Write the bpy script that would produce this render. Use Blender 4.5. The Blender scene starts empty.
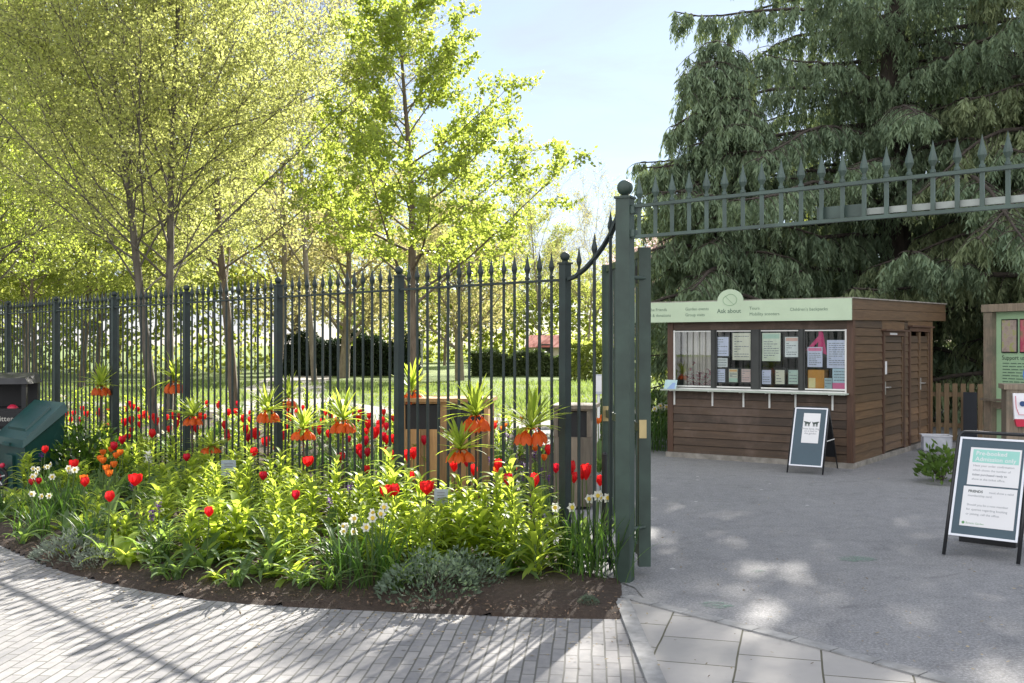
import bpy, math, random
import numpy as np
from mathutils import Vector, Matrix

R = math.radians
PI = math.pi
SC = bpy.context.scene
COL = SC.collection
rng = random.Random(7)
nrg = np.random.default_rng(11)

# ---------------------------------------------------------------- survey
CAMH, F, CX, CY = 1.6, 1000.0, 512.0, 344.0      # eye height, focal length (px), principal column, horizon row

def G(u, v):
    """ground position surveyed from the photograph"""
    y = CAMH * F / (v - CY)
    return ((u - CX) / F * y, y)

def P(u, v, y):
    return ((u - CX) / F * y, y, CAMH - (v - CY) / F * y)

def fence_y(u):
    return F / (0.13435 * (u + 487.0))

WORLD = {}

# ---------------------------------------------------------------- materials
MATS = {}

def nodes(name):
    m = bpy.data.materials.new(name)
    m.use_nodes = True
    nt = m.node_tree
    return m, nt, nt.nodes['Principled BSDF'], nt.nodes['Material Output']

def ramp(nt, fac, stops):
    r = nt.nodes.new('ShaderNodeValToRGB')
    e = r.color_ramp.elements
    while len(e) < len(stops):
        e.new(0.5)
    for k, (p, c) in enumerate(stops):
        e[k].position = p
        e[k].color = (*c, 1) if len(c) == 3 else c
    nt.links.new(fac, r.inputs['Fac'])
    return r.outputs['Color']

def noise(nt, scale, detail=4, rough=0.55, coord='Object', vscale=None, rot=None, dist=0.0):
    tc = nt.nodes.new('ShaderNodeTexCoord')
    out = tc.outputs[coord]
    if vscale or rot:
        mp = nt.nodes.new('ShaderNodeMapping')
        if vscale: mp.inputs['Scale'].default_value = vscale
        if rot: mp.inputs['Rotation'].default_value = rot
        nt.links.new(out, mp.inputs['Vector'])
        out = mp.outputs['Vector']
    n = nt.nodes.new('ShaderNodeTexNoise')
    n.inputs['Scale'].default_value = scale
    n.inputs['Detail'].default_value = detail
    n.inputs['Roughness'].default_value = rough
    n.inputs['Distortion'].default_value = dist
    nt.links.new(out, n.inputs['Vector'])
    return n.outputs['Fac']

def mixc(nt, fac, a, b, mode='MIX'):
    m = nt.nodes.new('ShaderNodeMix')
    m.data_type = 'RGBA'
    m.blend_type = mode
    for s, val in (('Factor', fac), ('A', a), ('B', b)):
        sock = [i for i in m.inputs if i.name == s and (i.type == 'RGBA' if s != 'Factor' else i.type == 'VALUE')][0]
        if hasattr(val, 'is_output'):
            nt.links.new(val, sock)
        else:
            sock.default_value = val if s == 'Factor' else (*val, 1)
    return [o for o in m.outputs if o.type == 'RGBA'][0]

def bump(nt, bsdf, h, strength=0.3, dist=0.01):
    b = nt.nodes.new('ShaderNodeBump')
    b.inputs['Strength'].default_value = strength
    b.inputs['Distance'].default_value = dist
    nt.links.new(h, b.inputs['Height'])
    nt.links.new(b.outputs['Normal'], bsdf.inputs['Normal'])

def island(nt):
    g = nt.nodes.new('ShaderNodeNewGeometry')
    return g.outputs['Random Per Island']

def plain(name, c, rough=0.6, metal=0.0, var=0.12, nscale=8.0, spec=0.5, bumpy=0.0):
    """a paint or plastic with a little mottling"""
    if name in MATS: return MATS[name]
    m, nt, b, o = nodes(name)
    n = noise(nt, nscale)
    lo = tuple(x * (1 - var) for x in c)
    hi = tuple(min(1, x * (1 + var)) for x in c)
    nt.links.new(ramp(nt, n, [(0.3, lo), (0.7, hi)]), b.inputs['Base Color'])
    b.inputs['Roughness'].default_value = rough
    b.inputs['Metallic'].default_value = metal
    b.inputs['Specular IOR Level'].default_value = spec
    if bumpy: bump(nt, b, noise(nt, nscale * 6), bumpy, 0.004)
    MATS[name] = m
    return m

def leafmat(name, c1, c2, tr, mixf=0.45, rough=0.45, spec=0.35, nscale=1.2):
    """leaf: reflects and lets light through; every leaf a little different"""
    m, nt, b, o = nodes(name)
    isl = island(nt)
    col = ramp(nt, isl, [(0.0, c1), (1.0, c2)])
    n = noise(nt, nscale, 2)
    col = mixc(nt, 0.35, col, ramp(nt, n, [(0.35, tuple(x * .62 for x in c1)), (0.65, tuple(min(1, x * 1.3) for x in c2))]))
    nt.links.new(col, b.inputs['Base Color'])
    b.inputs['Roughness'].default_value = rough
    b.inputs['Specular IOR Level'].default_value = spec
    t = nt.nodes.new('ShaderNodeBsdfTranslucent')
    tcol = mixc(nt, 0.5, ramp(nt, isl, [(0.0, tuple(x * .75 for x in tr)), (1.0, tuple(min(1, x * 1.2) for x in tr))]), tr)
    nt.links.new(tcol, t.inputs['Color'])
    ms = nt.nodes.new('ShaderNodeMixShader')
    ms.inputs[0].default_value = mixf
    nt.links.new(b.outputs[0], ms.inputs[1])
    nt.links.new(t.outputs[0], ms.inputs[2])
    nt.links.new(ms.outputs[0], o.inputs['Surface'])
    MATS[name] = m
    return m

def bark(name, c1, c2, scale=14):
    m, nt, b, o = nodes(name)
    n = noise(nt, scale, 5, 0.65, vscale=(1, 1, 0.22))
    nt.links.new(ramp(nt, n, [(0.3, c1), (0.7, c2)]), b.inputs['Base Color'])
    b.inputs['Roughness'].default_value = 0.9
    bump(nt, b, n, 0.6, 0.02)
    MATS[name] = m
    return m

def timber(name, c1, c2, axis=(1, 1, 1), rough=0.65, dirt=None):
    """boards: long streaks, each board with its own tone, knots and weather stains"""
    m, nt, b, o = nodes(name)
    n = noise(nt, 5, 6, 0.7, vscale=axis, dist=0.4)
    base = ramp(nt, n, [(0.25, c1), (0.75, c2)])
    tone = ramp(nt, island(nt), [(0, (0.55, 0.55, 0.55)), (1, (1.32, 1.26, 1.18))])
    col = mixc(nt, 1.0, base, tone, 'MULTIPLY')
    if dirt:
        w = noise(nt, 2.2, 5, 0.7)
        f = ramp(nt, w, [(0.50, (0, 0, 0)), (0.70, (.85, .85, .85))])
        col = mixc(nt, f, col, dirt)
    nt.links.new(col, b.inputs['Base Color'])
    b.inputs['Roughness'].default_value = rough
    bump(nt, b, n, 0.25, 0.004)
    MATS[name] = m
    return m

def M_asphalt():
    m, nt, b, o = nodes('asphalt')
    fine = noise(nt, 62, 5, 0.8)
    big = noise(nt, 0.7, 6, 0.68, dist=0.6)
    mid = noise(nt, 9, 5, 0.7)
    c = ramp(nt, fine, [(0.36, (0.06, 0.062, 0.066)), (0.5, (0.20, 0.203, 0.208)), (0.63, (0.50, 0.50, 0.50))])
    c = mixc(nt, 0.38, c, ramp(nt, big, [(0.32, (0.15, 0.152, 0.158)), (0.68, (0.27, 0.272, 0.275))]))
    c = mixc(nt, 0.3, c, ramp(nt, mid, [(0.3, (0.10, 0.10, 0.105)), (0.75, (0.30, 0.30, 0.295))]))
    # a few pale gum spots
    tc = nt.nodes.new('ShaderNodeTexCoord')
    v = nt.nodes.new('ShaderNodeTexVoronoi'); v.inputs['Scale'].default_value = 2.3
    nt.links.new(tc.outputs['Object'], v.inputs['Vector'])
    f = ramp(nt, v.outputs['Distance'], [(0.035, (1, 1, 1)), (0.055, (0, 0, 0))])
    c = mixc(nt, f, c, (0.42, 0.42, 0.41))
    # hairline cracks and old damp stains
    v2 = nt.nodes.new('ShaderNodeTexVoronoi'); v2.feature = 'DISTANCE_TO_EDGE'; v2.inputs['Scale'].default_value = 0.42
    wn = nt.nodes.new('ShaderNodeTexNoise'); wn.inputs['Scale'].default_value = 2.5; wn.inputs['Detail'].default_value = 6
    nt.links.new(tc.outputs['Object'], wn.inputs['Vector'])
    wa = nt.nodes.new('ShaderNodeVectorMath'); wa.operation = 'MULTIPLY_ADD'; wa.inputs[1].default_value = (.7, .7, .7)
    nt.links.new(wn.outputs['Color'], wa.inputs[0]); nt.links.new(tc.outputs['Object'], wa.inputs[2]); nt.links.new(wa.outputs[0], v2.inputs['Vector'])
    cr = ramp(nt, v2.outputs['Distance'], [(0.004, (.55, .55, .55)), (0.010, (1, 1, 1))])
    c = mixc(nt, 0.16, c, cr, 'MULTIPLY')
    c = mixc(nt, 1.0, c, (1.0, 0.995, 0.99), 'MULTIPLY')
    st = noise(nt, 1.7, 6, 0.75, dist=1.2)
    c = mixc(nt, 1.0, c, ramp(nt, st, [(.30, (.74, .74, .75)), (.46, (1, 1, 1))]), 'MULTIPLY')
    nt.links.new(c, b.inputs['Base Color'])
    b.inputs['Roughness'].default_value = 0.85
    bump(nt, b, fine, 0.55, 0.006)
    return m

def M_brick(name, bw, bh, rot, cols, mortar, msize, offset=0.5, noise_amt=0.5, shift=(0, 0)):
    m, nt, b, o = nodes(name)
    tc = nt.nodes.new('ShaderNodeTexCoord')
    mp = nt.nodes.new('ShaderNodeMapping')
    mp.vector_type = 'TEXTURE'
    mp.inputs['Rotation'].default_value = (0, 0, rot)
    mp.inputs['Location'].default_value = (shift[0], shift[1], 0)
    nt.links.new(tc.outputs['Object'], mp.inputs['Vector'])
    # hand-laid: the joints wander a little
    wn = nt.nodes.new('ShaderNodeTexNoise'); wn.inputs['Scale'].default_value = 3.0
    nt.links.new(mp.outputs['Vector'], wn.inputs['Vector'])
    wob = nt.nodes.new('ShaderNodeVectorMath'); wob.operation = 'SCALE'; wob.inputs['Scale'].default_value = 0.012
    nt.links.new(wn.outputs['Color'], wob.inputs[0])
    ad = nt.nodes.new('ShaderNodeVectorMath'); ad.operation = 'ADD'
    nt.links.new(mp.outputs['Vector'], ad.inputs[0]); nt.links.new(wob.outputs[0], ad.inputs[1])
    br = nt.nodes.new('ShaderNodeTexBrick')
    br.offset = offset
    br.inputs['Scale'].default_value = 1.0
    br.inputs['Brick Width'].default_value = bw
    br.inputs['Row Height'].default_value = bh
    br.inputs['Mortar Size'].default_value = msize
    br.inputs['Mortar Smooth'].default_value = 0.3
    br.inputs['Color1'].default_value = (0, 0, 0, 1)
    br.inputs['Color2'].default_value = (1, 1, 1, 1)
    br.inputs['Mortar'].default_value = (0.5, 0.5, 0.5, 1)
    nt.links.new(ad.outputs[0], br.inputs['Vector'])
    c = ramp(nt, br.outputs['Color'], cols)
    n = noise(nt, 14, 5, 0.65)
    c = mixc(nt, noise_amt, c, ramp(nt, n, [(0.25, cols[0][1]), (0.75, cols[-1][1])]))
    big = noise(nt, 0.9, 4)
    c = mixc(nt, 1.0, c, ramp(nt, big, [(0.3, (0.82, 0.82, 0.82)), (0.7, (1.1, 1.08, 1.05))]), 'MULTIPLY')
    c = mixc(nt, br.outputs['Fac'], c, mortar)
    nt.links.new(c, b.inputs['Base Color'])
    b.inputs['Roughness'].default_value = 0.82
    inv = nt.nodes.new('ShaderNodeMath'); inv.operation = 'MULTIPLY_ADD'
    inv.inputs[1].default_value = -1.0; inv.inputs[2].default_value = 1.0
    nt.links.new(br.outputs['Fac'], inv.inputs[0])
    ad2 = nt.nodes.new('ShaderNodeMath'); ad2.operation = 'MULTIPLY_ADD'; ad2.inputs[1].default_value = 0.25
    nt.links.new(n, ad2.inputs[0]); nt.links.new(inv.outputs[0], ad2.inputs[2])
    bump(nt, b, ad2.outputs[0], 0.6, 0.008)
    return m

def M_soil():
    m, nt, b, o = nodes('soil')
    n = noise(nt, 30, 6, 0.75)
    k = noise(nt, 2, 3)
    c = ramp(nt, n, [(0.3, (0.022, 0.014, 0.010)), (0.55, (0.06, 0.04, 0.028)), (0.8, (0.14, 0.10, 0.07))])
    c = mixc(nt, 0.3, c, ramp(nt, k, [(0.3, (0.05, 0.035, 0.025)), (0.7, (0.10, 0.07, 0.048))]))
    nt.links.new(c, b.inputs['Base Color'])
    b.inputs['Roughness'].default_value = 0.95
    bump(nt, b, n, 1.0, 0.04)
    return m

def M_lawn():
    m, nt, b, o = nodes('lawn')
    fine = noise(nt, 45, 4, 0.75)
    mid = noise(nt, 0.8, 5, 0.7)
    big = noise(nt, 0.12, 4)
    c = ramp(nt, fine, [(0.3, (0.07, 0.12, 0.016)), (0.7, (0.18, 0.25, 0.04))])
    c = mixc(nt, 0.55, c, ramp(nt, mid, [(0.3, (0.09, 0.15, 0.022)), (0.7, (0.20, 0.26, 0.045))]))
    c = mixc(nt, 0.3, c, ramp(nt, big, [(0.35, (0.07, 0.13, 0.02)), (0.65, (0.17, 0.19, 0.05))]))
    nt.links.new(c, b.inputs['Base Color'])
    b.inputs['Roughness'].default_value = 0.9
    bump(nt, b, fine, 1.0, 0.05)
    return m

def M_glass(ior=1.7):
    m, nt, b, o = nodes('window_glass')
    nt.nodes.remove(b)
    tr = nt.nodes.new('ShaderNodeBsdfTransparent'); tr.inputs[0].default_value = (0.93, 0.96, 0.95, 1)
    gl = nt.nodes.new('ShaderNodeBsdfGlossy'); gl.inputs['Roughness'].default_value = 0.015
    gl.inputs['Color'].default_value = (1, 1, 1, 1)
    fr = nt.nodes.new('ShaderNodeFresnel'); fr.inputs['IOR'].default_value = ior
    ms = nt.nodes.new('ShaderNodeMixShader')
    nt.links.new(fr.outputs[0], ms.inputs[0]); nt.links.new(tr.outputs[0], ms.inputs[1]); nt.links.new(gl.outputs[0], ms.inputs[2])
    nt.links.new(ms.outputs[0], o.inputs['Surface'])
    return m

# ---------------------------------------------------------------- mesh helpers
class MB:
    def __init__(self):
        self.v = []; self.f = []
    def add(self, vs, fs):
        n = len(self.v)
        self.v += [tuple(p) for p in vs]
        self.f += [tuple(i + n for i in q) for q in fs]
        return self
    def hexa(self, b4, t4):
        return self.add(list(b4) + list(t4), [(3, 2, 1, 0), (4, 5, 6, 7), (0, 1, 5, 4), (1, 2, 6, 5), (2, 3, 7, 6), (3, 0, 4, 7)])
    def box(self, c, s, rz=0.0, M=None):
        x, y, z = (k / 2 for k in s)
        pts = [(-x, -y, -z), (x, -y, -z), (x, y, -z), (-x, y, -z), (-x, -y, z), (x, -y, z), (x, y, z), (-x, y, z)]
        if M is None:
            cr, sr = math.cos(rz), math.sin(rz)
            pts = [(c[0] + p[0] * cr - p[1] * sr, c[1] + p[0] * sr + p[1] * cr, c[2] + p[2]) for p in pts]
        else:
            pts = [tuple(M @ Vector((c[0] + p[0], c[1] + p[1], c[2] + p[2]))) for p in pts]
        return self.hexa(pts[:4], pts[4:])
    def fbox(self, fn, a0, a1, b0, b1, z0, z1):
        """box in a building's own axes: fn(a, b, z) -> world"""
        return self.hexa([fn(a0, b0, z0), fn(a1, b0, z0), fn(a1, b1, z0), fn(a0, b1, z0)],
                         [fn(a0, b0, z1), fn(a1, b0, z1), fn(a1, b1, z1), fn(a0, b1, z1)])
    def tube(self, pts, rad, n=6, cap=True):
        pts = [Vector(p) for p in pts]
        if not hasattr(rad, '__len__'): rad = [rad] * len(pts)
        base = len(self.v)
        d0 = (pts[1] - pts[0]).normalized()
        ref = Vector((0, 0, 1)) if abs(d0.z) < 0.9 else Vector((1, 0, 0))
        a = d0.cross(ref).normalized()
        for i, p in enumerate(pts):
            d = (pts[min(i + 1, len(pts) - 1)] - pts[max(i - 1, 0)]).normalized()
            a = (a - d * a.dot(d)).normalized()
            b = d.cross(a)
            for k in range(n):
                t = 2 * PI * k / n
                self.v.append(tuple(p + (a * math.cos(t) + b * math.sin(t)) * rad[i]))
        for i in range(len(pts) - 1):
            for k in range(n):
                q = base + i * n; k2 = (k + 1) % n
                self.f.append((q + k, q + k2, q + n + k2, q + n + k))
        if cap:
            self.f.append(tuple(base + k for k in range(n - 1, -1, -1)))
            self.f.append(tuple(base + (len(pts) - 1) * n + k for k in range(n)))
        return self
    def lathe(self, c, prof, n=10, sy=1.0):
        base = len(self.v)
        for r, z in prof:
            for k in range(n):
                t = 2 * PI * k / n
                self.v.append((c[0] + r * math.cos(t), c[1] + sy * r * math.sin(t), c[2] + z))
        for i in range(len(prof) - 1):
            for k in range(n):
                q = base + i * n; k2 = (k + 1) % n
                self.f.append((q + k, q + k2, q + n + k2, q + n + k))
        self.f.append(tuple(base + k for k in range(n - 1, -1, -1)))
        self.f.append(tuple(base + (len(prof) - 1) * n + k for k in range(n)))
        return self
    def ball(self, c, r, n=12, m=8):
        prof = [(max(1e-4, r * math.sin(PI * i / m)), -r * math.cos(PI * i / m)) for i in range(m + 1)]
        return self.lathe(c, prof, n)
    def leaf(self, base, az, L, W, up=60, curl=70, n=5, fold=0.25, side=0.0, belly=0.45, tipw=0.0):
        """strap or lance leaf: leaves the base at angle UP above level and bends over by CURL degrees"""
        p = Vector(base)
        ca, sa = math.cos(az), math.sin(az)
        vs = []
        ang = R(up)
        for i in range(n + 1):
            t = i / n
            w = W * 0.5 * max(tipw, (math.sin(PI * min(1, (t * (1 - belly * 0.25) + 0.14 * (1 - t))) ** 0.85)) ** 0.8) if i < n else W * 0.5 * max(0.03, tipw)
            s = side * t * t * L
            out = Vector((ca, sa, 0)); lat = Vector((-sa, ca, 0))
            nrm = Vector((-ca * math.sin(ang), -sa * math.sin(ang), math.cos(ang)))
            q = p + lat * s
            vs += [q + lat * w + nrm * (w * fold), q, q - lat * w + nrm * (w * fold)]
            step = L / n
            p = p + (out * math.cos(ang) + Vector((0, 0, 1)) * math.sin(ang)) * step
            ang -= R(curl) / n
        fs = []
        for i in range(n):
            a = i * 3
            fs += [(a, a + 1, a + 4, a + 3), (a + 1, a + 2, a + 5, a + 4)]
        return self.add(vs, fs)
    def petal(self, c, az, rb, rm, rt, h, wid, n=4, m=4):
        """a cupped petal round the axis at C"""
        vs = []
        for i in range(n + 1):
            t = i / n
            r = rb + (rm - rb) * math.sin(min(1, t * 1.6) * PI / 2) if t < 0.62 else rm + (rt - rm) * ((t - 0.62) / 0.38)
            w = wid * (0.30 + 0.70 * math.sin(PI * min(1, .12 + .60 * t)))
            for j in range(m + 1):
                s = (j / m - 0.5) * w
                vs.append((c[0] + r * math.cos(az + s), c[1] + r * math.sin(az + s), c[2] + h * (t - 0.55 * (s / wid) ** 2 * t * t)))
        fs = []
        for i in range(n):
            for j in range(m):
                a = i * (m + 1) + j
                fs.append((a, a + 1, a + m + 2, a + m + 1))
        return self.add(vs, fs)
    def build(self, name, mat, parent=None, origin=None, smooth=False):
        return mesh_obj(name, np.array(self.v, dtype=np.float32).reshape(-1, 3), self.f, mat, parent, origin, smooth)

def mesh_obj(name, V, faces, mat, parent=None, origin=None, smooth=False):
    if parent is not None:
        o0 = WORLD[parent.name]
    elif origin is not None:
        o0 = Vector(origin)
    else:
        o0 = Vector(((V[:, 0].min() + V[:, 0].max()) / 2, (V[:, 1].min() + V[:, 1].max()) / 2, V[:, 2].min()))
    V = V - np.array(o0, dtype=np.float32)
    me = bpy.data.meshes.new(name)
    if isinstance(faces, np.ndarray):                       # (N, k) index array
        n, k = faces.shape
        me.vertices.add(len(V)); me.vertices.foreach_set('co', V.astype(np.float32).ravel())
        me.loops.add(n * k); me.loops.foreach_set('vertex_index', faces.astype(np.int32).ravel())
        me.polygons.add(n); me.polygons.foreach_set('loop_start', np.arange(0, n * k, k, dtype=np.int32))
        me.update(calc_edges=True)
    else:
        me.from_pydata(V.tolist(), [], faces)
    if smooth:
        me.polygons.foreach_set('use_smooth', [True] * len(me.polygons))
    if mat: me.materials.append(mat)
    o = bpy.data.objects.new(name, me)
    COL.objects.link(o)
    if parent is not None:
        o.parent = parent
    else:
        o.location = o0
    WORLD[o.name] = Vector(o0)
    return o

def tag(o, label=None, cat=None, group=None, kind=None):
    if label: o['label'] = label
    if cat: o['category'] = cat
    if group: o['group'] = group
    if kind: o['kind'] = kind
    return o

def thing(name, label, cat, loc, group=None):
    o = bpy.data.objects.new(name, None)
    o.empty_display_size = 0.2
    COL.objects.link(o)
    o.location = loc
    WORLD[o.name] = Vector(loc)
    return tag(o, label, cat, group)

def struct(o):
    o['kind'] = 'structure'
    return o

KIDS = {}
def remember(root):
    """all children of a thing, two levels deep, looked up once"""
    if root.name not in KIDS:
        KIDS[root.name] = [(c, [g for g in c.children]) for c in root.children]
    return KIDS[root.name]

USED = set()
def place(root, loc, rz=0.0, sc=1.0, label=None, group=None, tilt=0.0):
    """the first call moves the thing itself, later ones copy it with its parts"""
    kids = remember(root)
    if root.name not in USED:
        USED.add(root.name); r = root
    else:
        r = root.copy(); COL.objects.link(r)
        for c, gs in kids:
            d = c.copy(); COL.objects.link(d); d.parent = r
            for g in gs:
                e = g.copy(); COL.objects.link(e); e.parent = d
    r.location = loc; r.rotation_euler = (tilt, 0, rz)
    r.scale = (sc, sc, sc) if not hasattr(sc, '__len__') else sc
    if label: r['label'] = label
    if group: r['group'] = group
    return r

def text(s, size, origin, right, up, mat, parent, name='lettering', align='LEFT', gap=0.002, bold=0.0, spacing=1.0):
    """flat lettering: origin is the baseline start, right / up are directions in the world"""
    cu = bpy.data.curves.new('txt', 'FONT')
    cu.body = s; cu.size = size; cu.align_x = align; cu.offset = bold; cu.resolution_u = 2
    cu.space_line = spacing
    ob = bpy.data.objects.new('txt', cu)
    me = bpy.data.meshes.new_from_object(ob)
    bpy.data.objects.remove(ob)
    r = Vector(right).normalized(); u = Vector(up).normalized(); n = r.cross(u)
    V = np.array([tuple(Vector(origin) + r * v.co.x + u * v.co.y + n * gap) for v in me.vertices], dtype=np.float32)
    fs = [tuple(p.vertices) for p in me.polygons]
    bpy.data.meshes.remove(me); bpy.data.curves.remove(cu)
    return mesh_obj(name, V.reshape(-1, 3), fs, mat, parent)

def sheet(name, pts, z, mat, kind='structure'):
    m = MB(); m.add([(x, y, z) for x, y in pts], [tuple(range(len(pts)))])
    o = m.build(name, mat, origin=(0, 0, 0))
    if kind: o['kind'] = kind
    return o

def inside(p, poly):
    c = False; j = len(poly) - 1
    for i in range(len(poly)):
        a, b = poly[i], poly[j]
        if (a[1] > p[1]) != (b[1] > p[1]) and p[0] < (b[0] - a[0]) * (p[1] - a[1]) / (b[1] - a[1]) + a[0]:
            c = not c
        j = i
    return c

def quads(pos, d, lat, L, W, droop=None):
    """diamond leaves: N positions, directions, side vectors, lengths, widths"""
    N = len(pos)
    L = np.asarray(L).reshape(-1, 1); W = np.asarray(W).reshape(-1, 1)
    V = np.empty((N, 4, 3), dtype=np.float32)
    V[:, 0] = pos
    V[:, 1] = pos + d * L * 0.48 + lat * W * 0.5
    V[:, 2] = pos + d * L
    V[:, 3] = pos + d * L * 0.48 - lat * W * 0.5
    return V.reshape(-1, 3), np.arange(N * 4).reshape(N, 4)

def unit(a):
    return a / np.maximum(1e-9, np.linalg.norm(a, axis=1, keepdims=True))
# ================================================================ materials used by the built things
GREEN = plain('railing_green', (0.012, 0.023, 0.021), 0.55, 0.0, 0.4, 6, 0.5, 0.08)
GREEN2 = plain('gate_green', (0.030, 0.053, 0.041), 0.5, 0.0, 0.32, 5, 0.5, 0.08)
SOIL = M_soil(); LAWN = M_lawn(); ASPH = M_asphalt(); GLASS = M_glass(); GLASS2 = M_glass(1.28)
BRICK = M_brick('clay_pavers', 0.205, 0.068, R(90 - 4.5), [(0.0, (0.135, 0.138, 0.148)), (0.35, (0.195, 0.195, 0.20)), (0.7, (0.24, 0.236, 0.235)), (1.0, (0.32, 0.31, 0.30))], (0.095, 0.094, 0.085), 0.0052)
SLAB = M_brick('stone_slabs', 0.43, 0.412, R(90 - 15.8), [(0.0, (0.29, 0.285, 0.27)), (0.5, (0.335, 0.325, 0.31)), (1.0, (0.38, 0.365, 0.345))], (0.085, 0.08, 0.05), 0.0055, 0.5, 0.3, (0.932, 5.86))
KERB = plain('kerb_stone', (0.25, 0.25, 0.245), 0.8, 0, 0.25, 12, 0.3, 0.4)
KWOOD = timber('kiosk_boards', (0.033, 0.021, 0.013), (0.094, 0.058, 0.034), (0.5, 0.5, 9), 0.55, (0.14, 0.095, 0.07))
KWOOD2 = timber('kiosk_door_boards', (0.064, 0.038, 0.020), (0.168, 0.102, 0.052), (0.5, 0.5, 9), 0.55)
KPOST = timber('kiosk_posts', (0.05, 0.025, 0.016), (0.12, 0.063, 0.038), (9, 9, 0.6), 0.55)
WEATHERED = timber('weathered_oak', (0.15, 0.12, 0.088), (0.34, 0.285, 0.22), (7, 7, 0.6), 0.8, (0.12, 0.12, 0.09))
PICKET = timber('picket_softwood', (0.14, 0.095, 0.055), (0.30, 0.22, 0.13), (8, 8, 0.6), 0.8)
PINE = timber('pine_boards', (0.24, 0.135, 0.055), (0.42, 0.26, 0.11), (8, 8, 0.7), 0.7)
GREYWOOD = timber('grey_boards', (0.10, 0.085, 0.065), (0.21, 0.18, 0.14), (8, 8, 0.7), 0.75)
SIGNGREEN = plain('sign_green', (0.47, 0.58, 0.41), 0.5, 0, 0.05, 3)
INK = plain('dark_print', (0.045, 0.065, 0.055), 0.6, 0, 0.0)
GREYINK = plain('grey_print', (0.22, 0.23, 0.25), 0.6, 0, 0.0)
WHITE = plain('white_paint', (0.74, 0.74, 0.70), 0.45, 0, 0.06, 6)
PAPER = plain('paper', (0.72, 0.72, 0.72), 0.7, 0, 0.03, 3)
BLACK = plain('black_metal', (0.014, 0.015, 0.017), 0.4, 0, 0.25, 10)
DARKGREY = plain('dark_board', (0.035, 0.038, 0.036), 0.55, 0, 0.25, 4)
POSTERGREY = plain('slate_blue_poster', (0.042, 0.080, 0.105), 0.3, 0, 0.1, 2, 0.4)
TEAL = plain('teal_print', (0.30, 0.60, 0.52), 0.6, 0, 0.03)
BRASS = plain('brass_plate', (0.50, 0.40, 0.20), 0.4, 0.6, 0.15)
STEEL = plain('galvanised_steel', (0.5, 0.5, 0.48), 0.35, 0.6, 0.1)
BINGREEN = plain('bin_green_plastic', (0.008, 0.048, 0.042), 0.38, 0, 0.15, 5, 0.5, 0.15)
BLACKPL = plain('black_plastic', (0.009, 0.009, 0.010), 0.62, 0, 0.2, 7, 0.5, 0.1)
REDPL = plain('red_plastic', (0.55, 0.02, 0.06), 0.4, 0, 0.08)
CONCRETE = plain('concrete', (0.27, 0.25, 0.22), 0.9, 0, 0.3, 10, 0.3, 0.5)

# ================================================================ the ground
fe = lambda i: (0.375 - 1.324 * i, 7.075 + 1.325 * i)           # fence posts, 1.87 m apart
sheet('ground', [(-400, -60), (400, -60), (400, 900), (-400, 900)], 0.0, LAWN)
# brick path in front, asphalt court through the gate
sheet('street', [(-90, -60), (90, -60), (90, 1.0), (-90, 1.0)], 0.004, ASPH)
sheet('brick_path', [(-14, 1.0), (0.62, 1.0), (0.71, 5.0), (0.745, 6.55), (0.40, 7.05), (-9.4, 17.2), (-14, 21)], 0.008, BRICK)
EDGE = [(628, 597), (645, 602), (700, 616), (760, 631), (830, 649), (900, 668), (958, 684)]
edge = [G(*p) for p in EDGE]
edge = edge + [(2.35, 4.45), (3.0, 3.95), (4.2, 3.2), (7, 2)]
sheet('paved_apron', [(0.65, 1.0)] + [(12, 1.0), (12, 2)] + edge[::-1], 0.012, SLAB)
court = [(0.72, 6.66), (0.80, 6.5)] + edge[1:] + [(20, 1.5), (20, 30), (9, 30), (5.2, 19.5), (2.6, 16.9), (0.9, 18.6), (-0.6, 19.6), (-0.1, 16), (0.0, 12.2), (0.28, 9.6), (0.33, 7.9), (0.62, 6.9)]
sheet('court', court, 0.016, ASPH)
sheet('court', [(0.60, 5.82), (0.95, 5.75), (1.2, 7.3), (0.30, 7.3), (0.60, 6.6)], 0.010, ASPH)
def ribbon(name, line, w, z, mat):
    L, Rr = [], []
    for i, p in enumerate(line):
        a = Vector(line[max(0, i - 1)]); b = Vector(line[min(len(line) - 1, i + 1)])
        d = (b - a).normalized(); n = Vector((-d.y, d.x))
        ww = w[i] if hasattr(w, '__len__') else w
        L.append(tuple(Vector(p) + n * ww / 2)); Rr.append(tuple(Vector(p) - n * ww / 2))
    m = MB()
    for i in range(len(line) - 1):
        m.add([(*Rr[i], z), (*Rr[i + 1], z), (*L[i + 1], z), (*L[i], z)], [(0, 1, 2, 3)])
    o = m.build(name, mat, origin=(0, 0, 0)); struct(o); return o
PATHM = plain('park_path_gravel', (0.33, 0.31, 0.28), 0.95, 0, 0.25, 20, 0.2, 0.4)
ribbon('park_path', [(0.6, 18.9), (-1.5, 20.6), (-3.6, 22.6), (-5.8, 27.0), (-8.2, 36), (-10.5, 50), (-13, 72)], [3.4, 3.2, 3, 2.8, 2.8, 3, 3.4], 0.006, PATHM)
ribbon('park_path', [(-3.2, 22.0), (-8, 25.0), (-14, 27.0), (-26, 30), (-45, 32)], 2.4, 0.010, PATHM)

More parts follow.
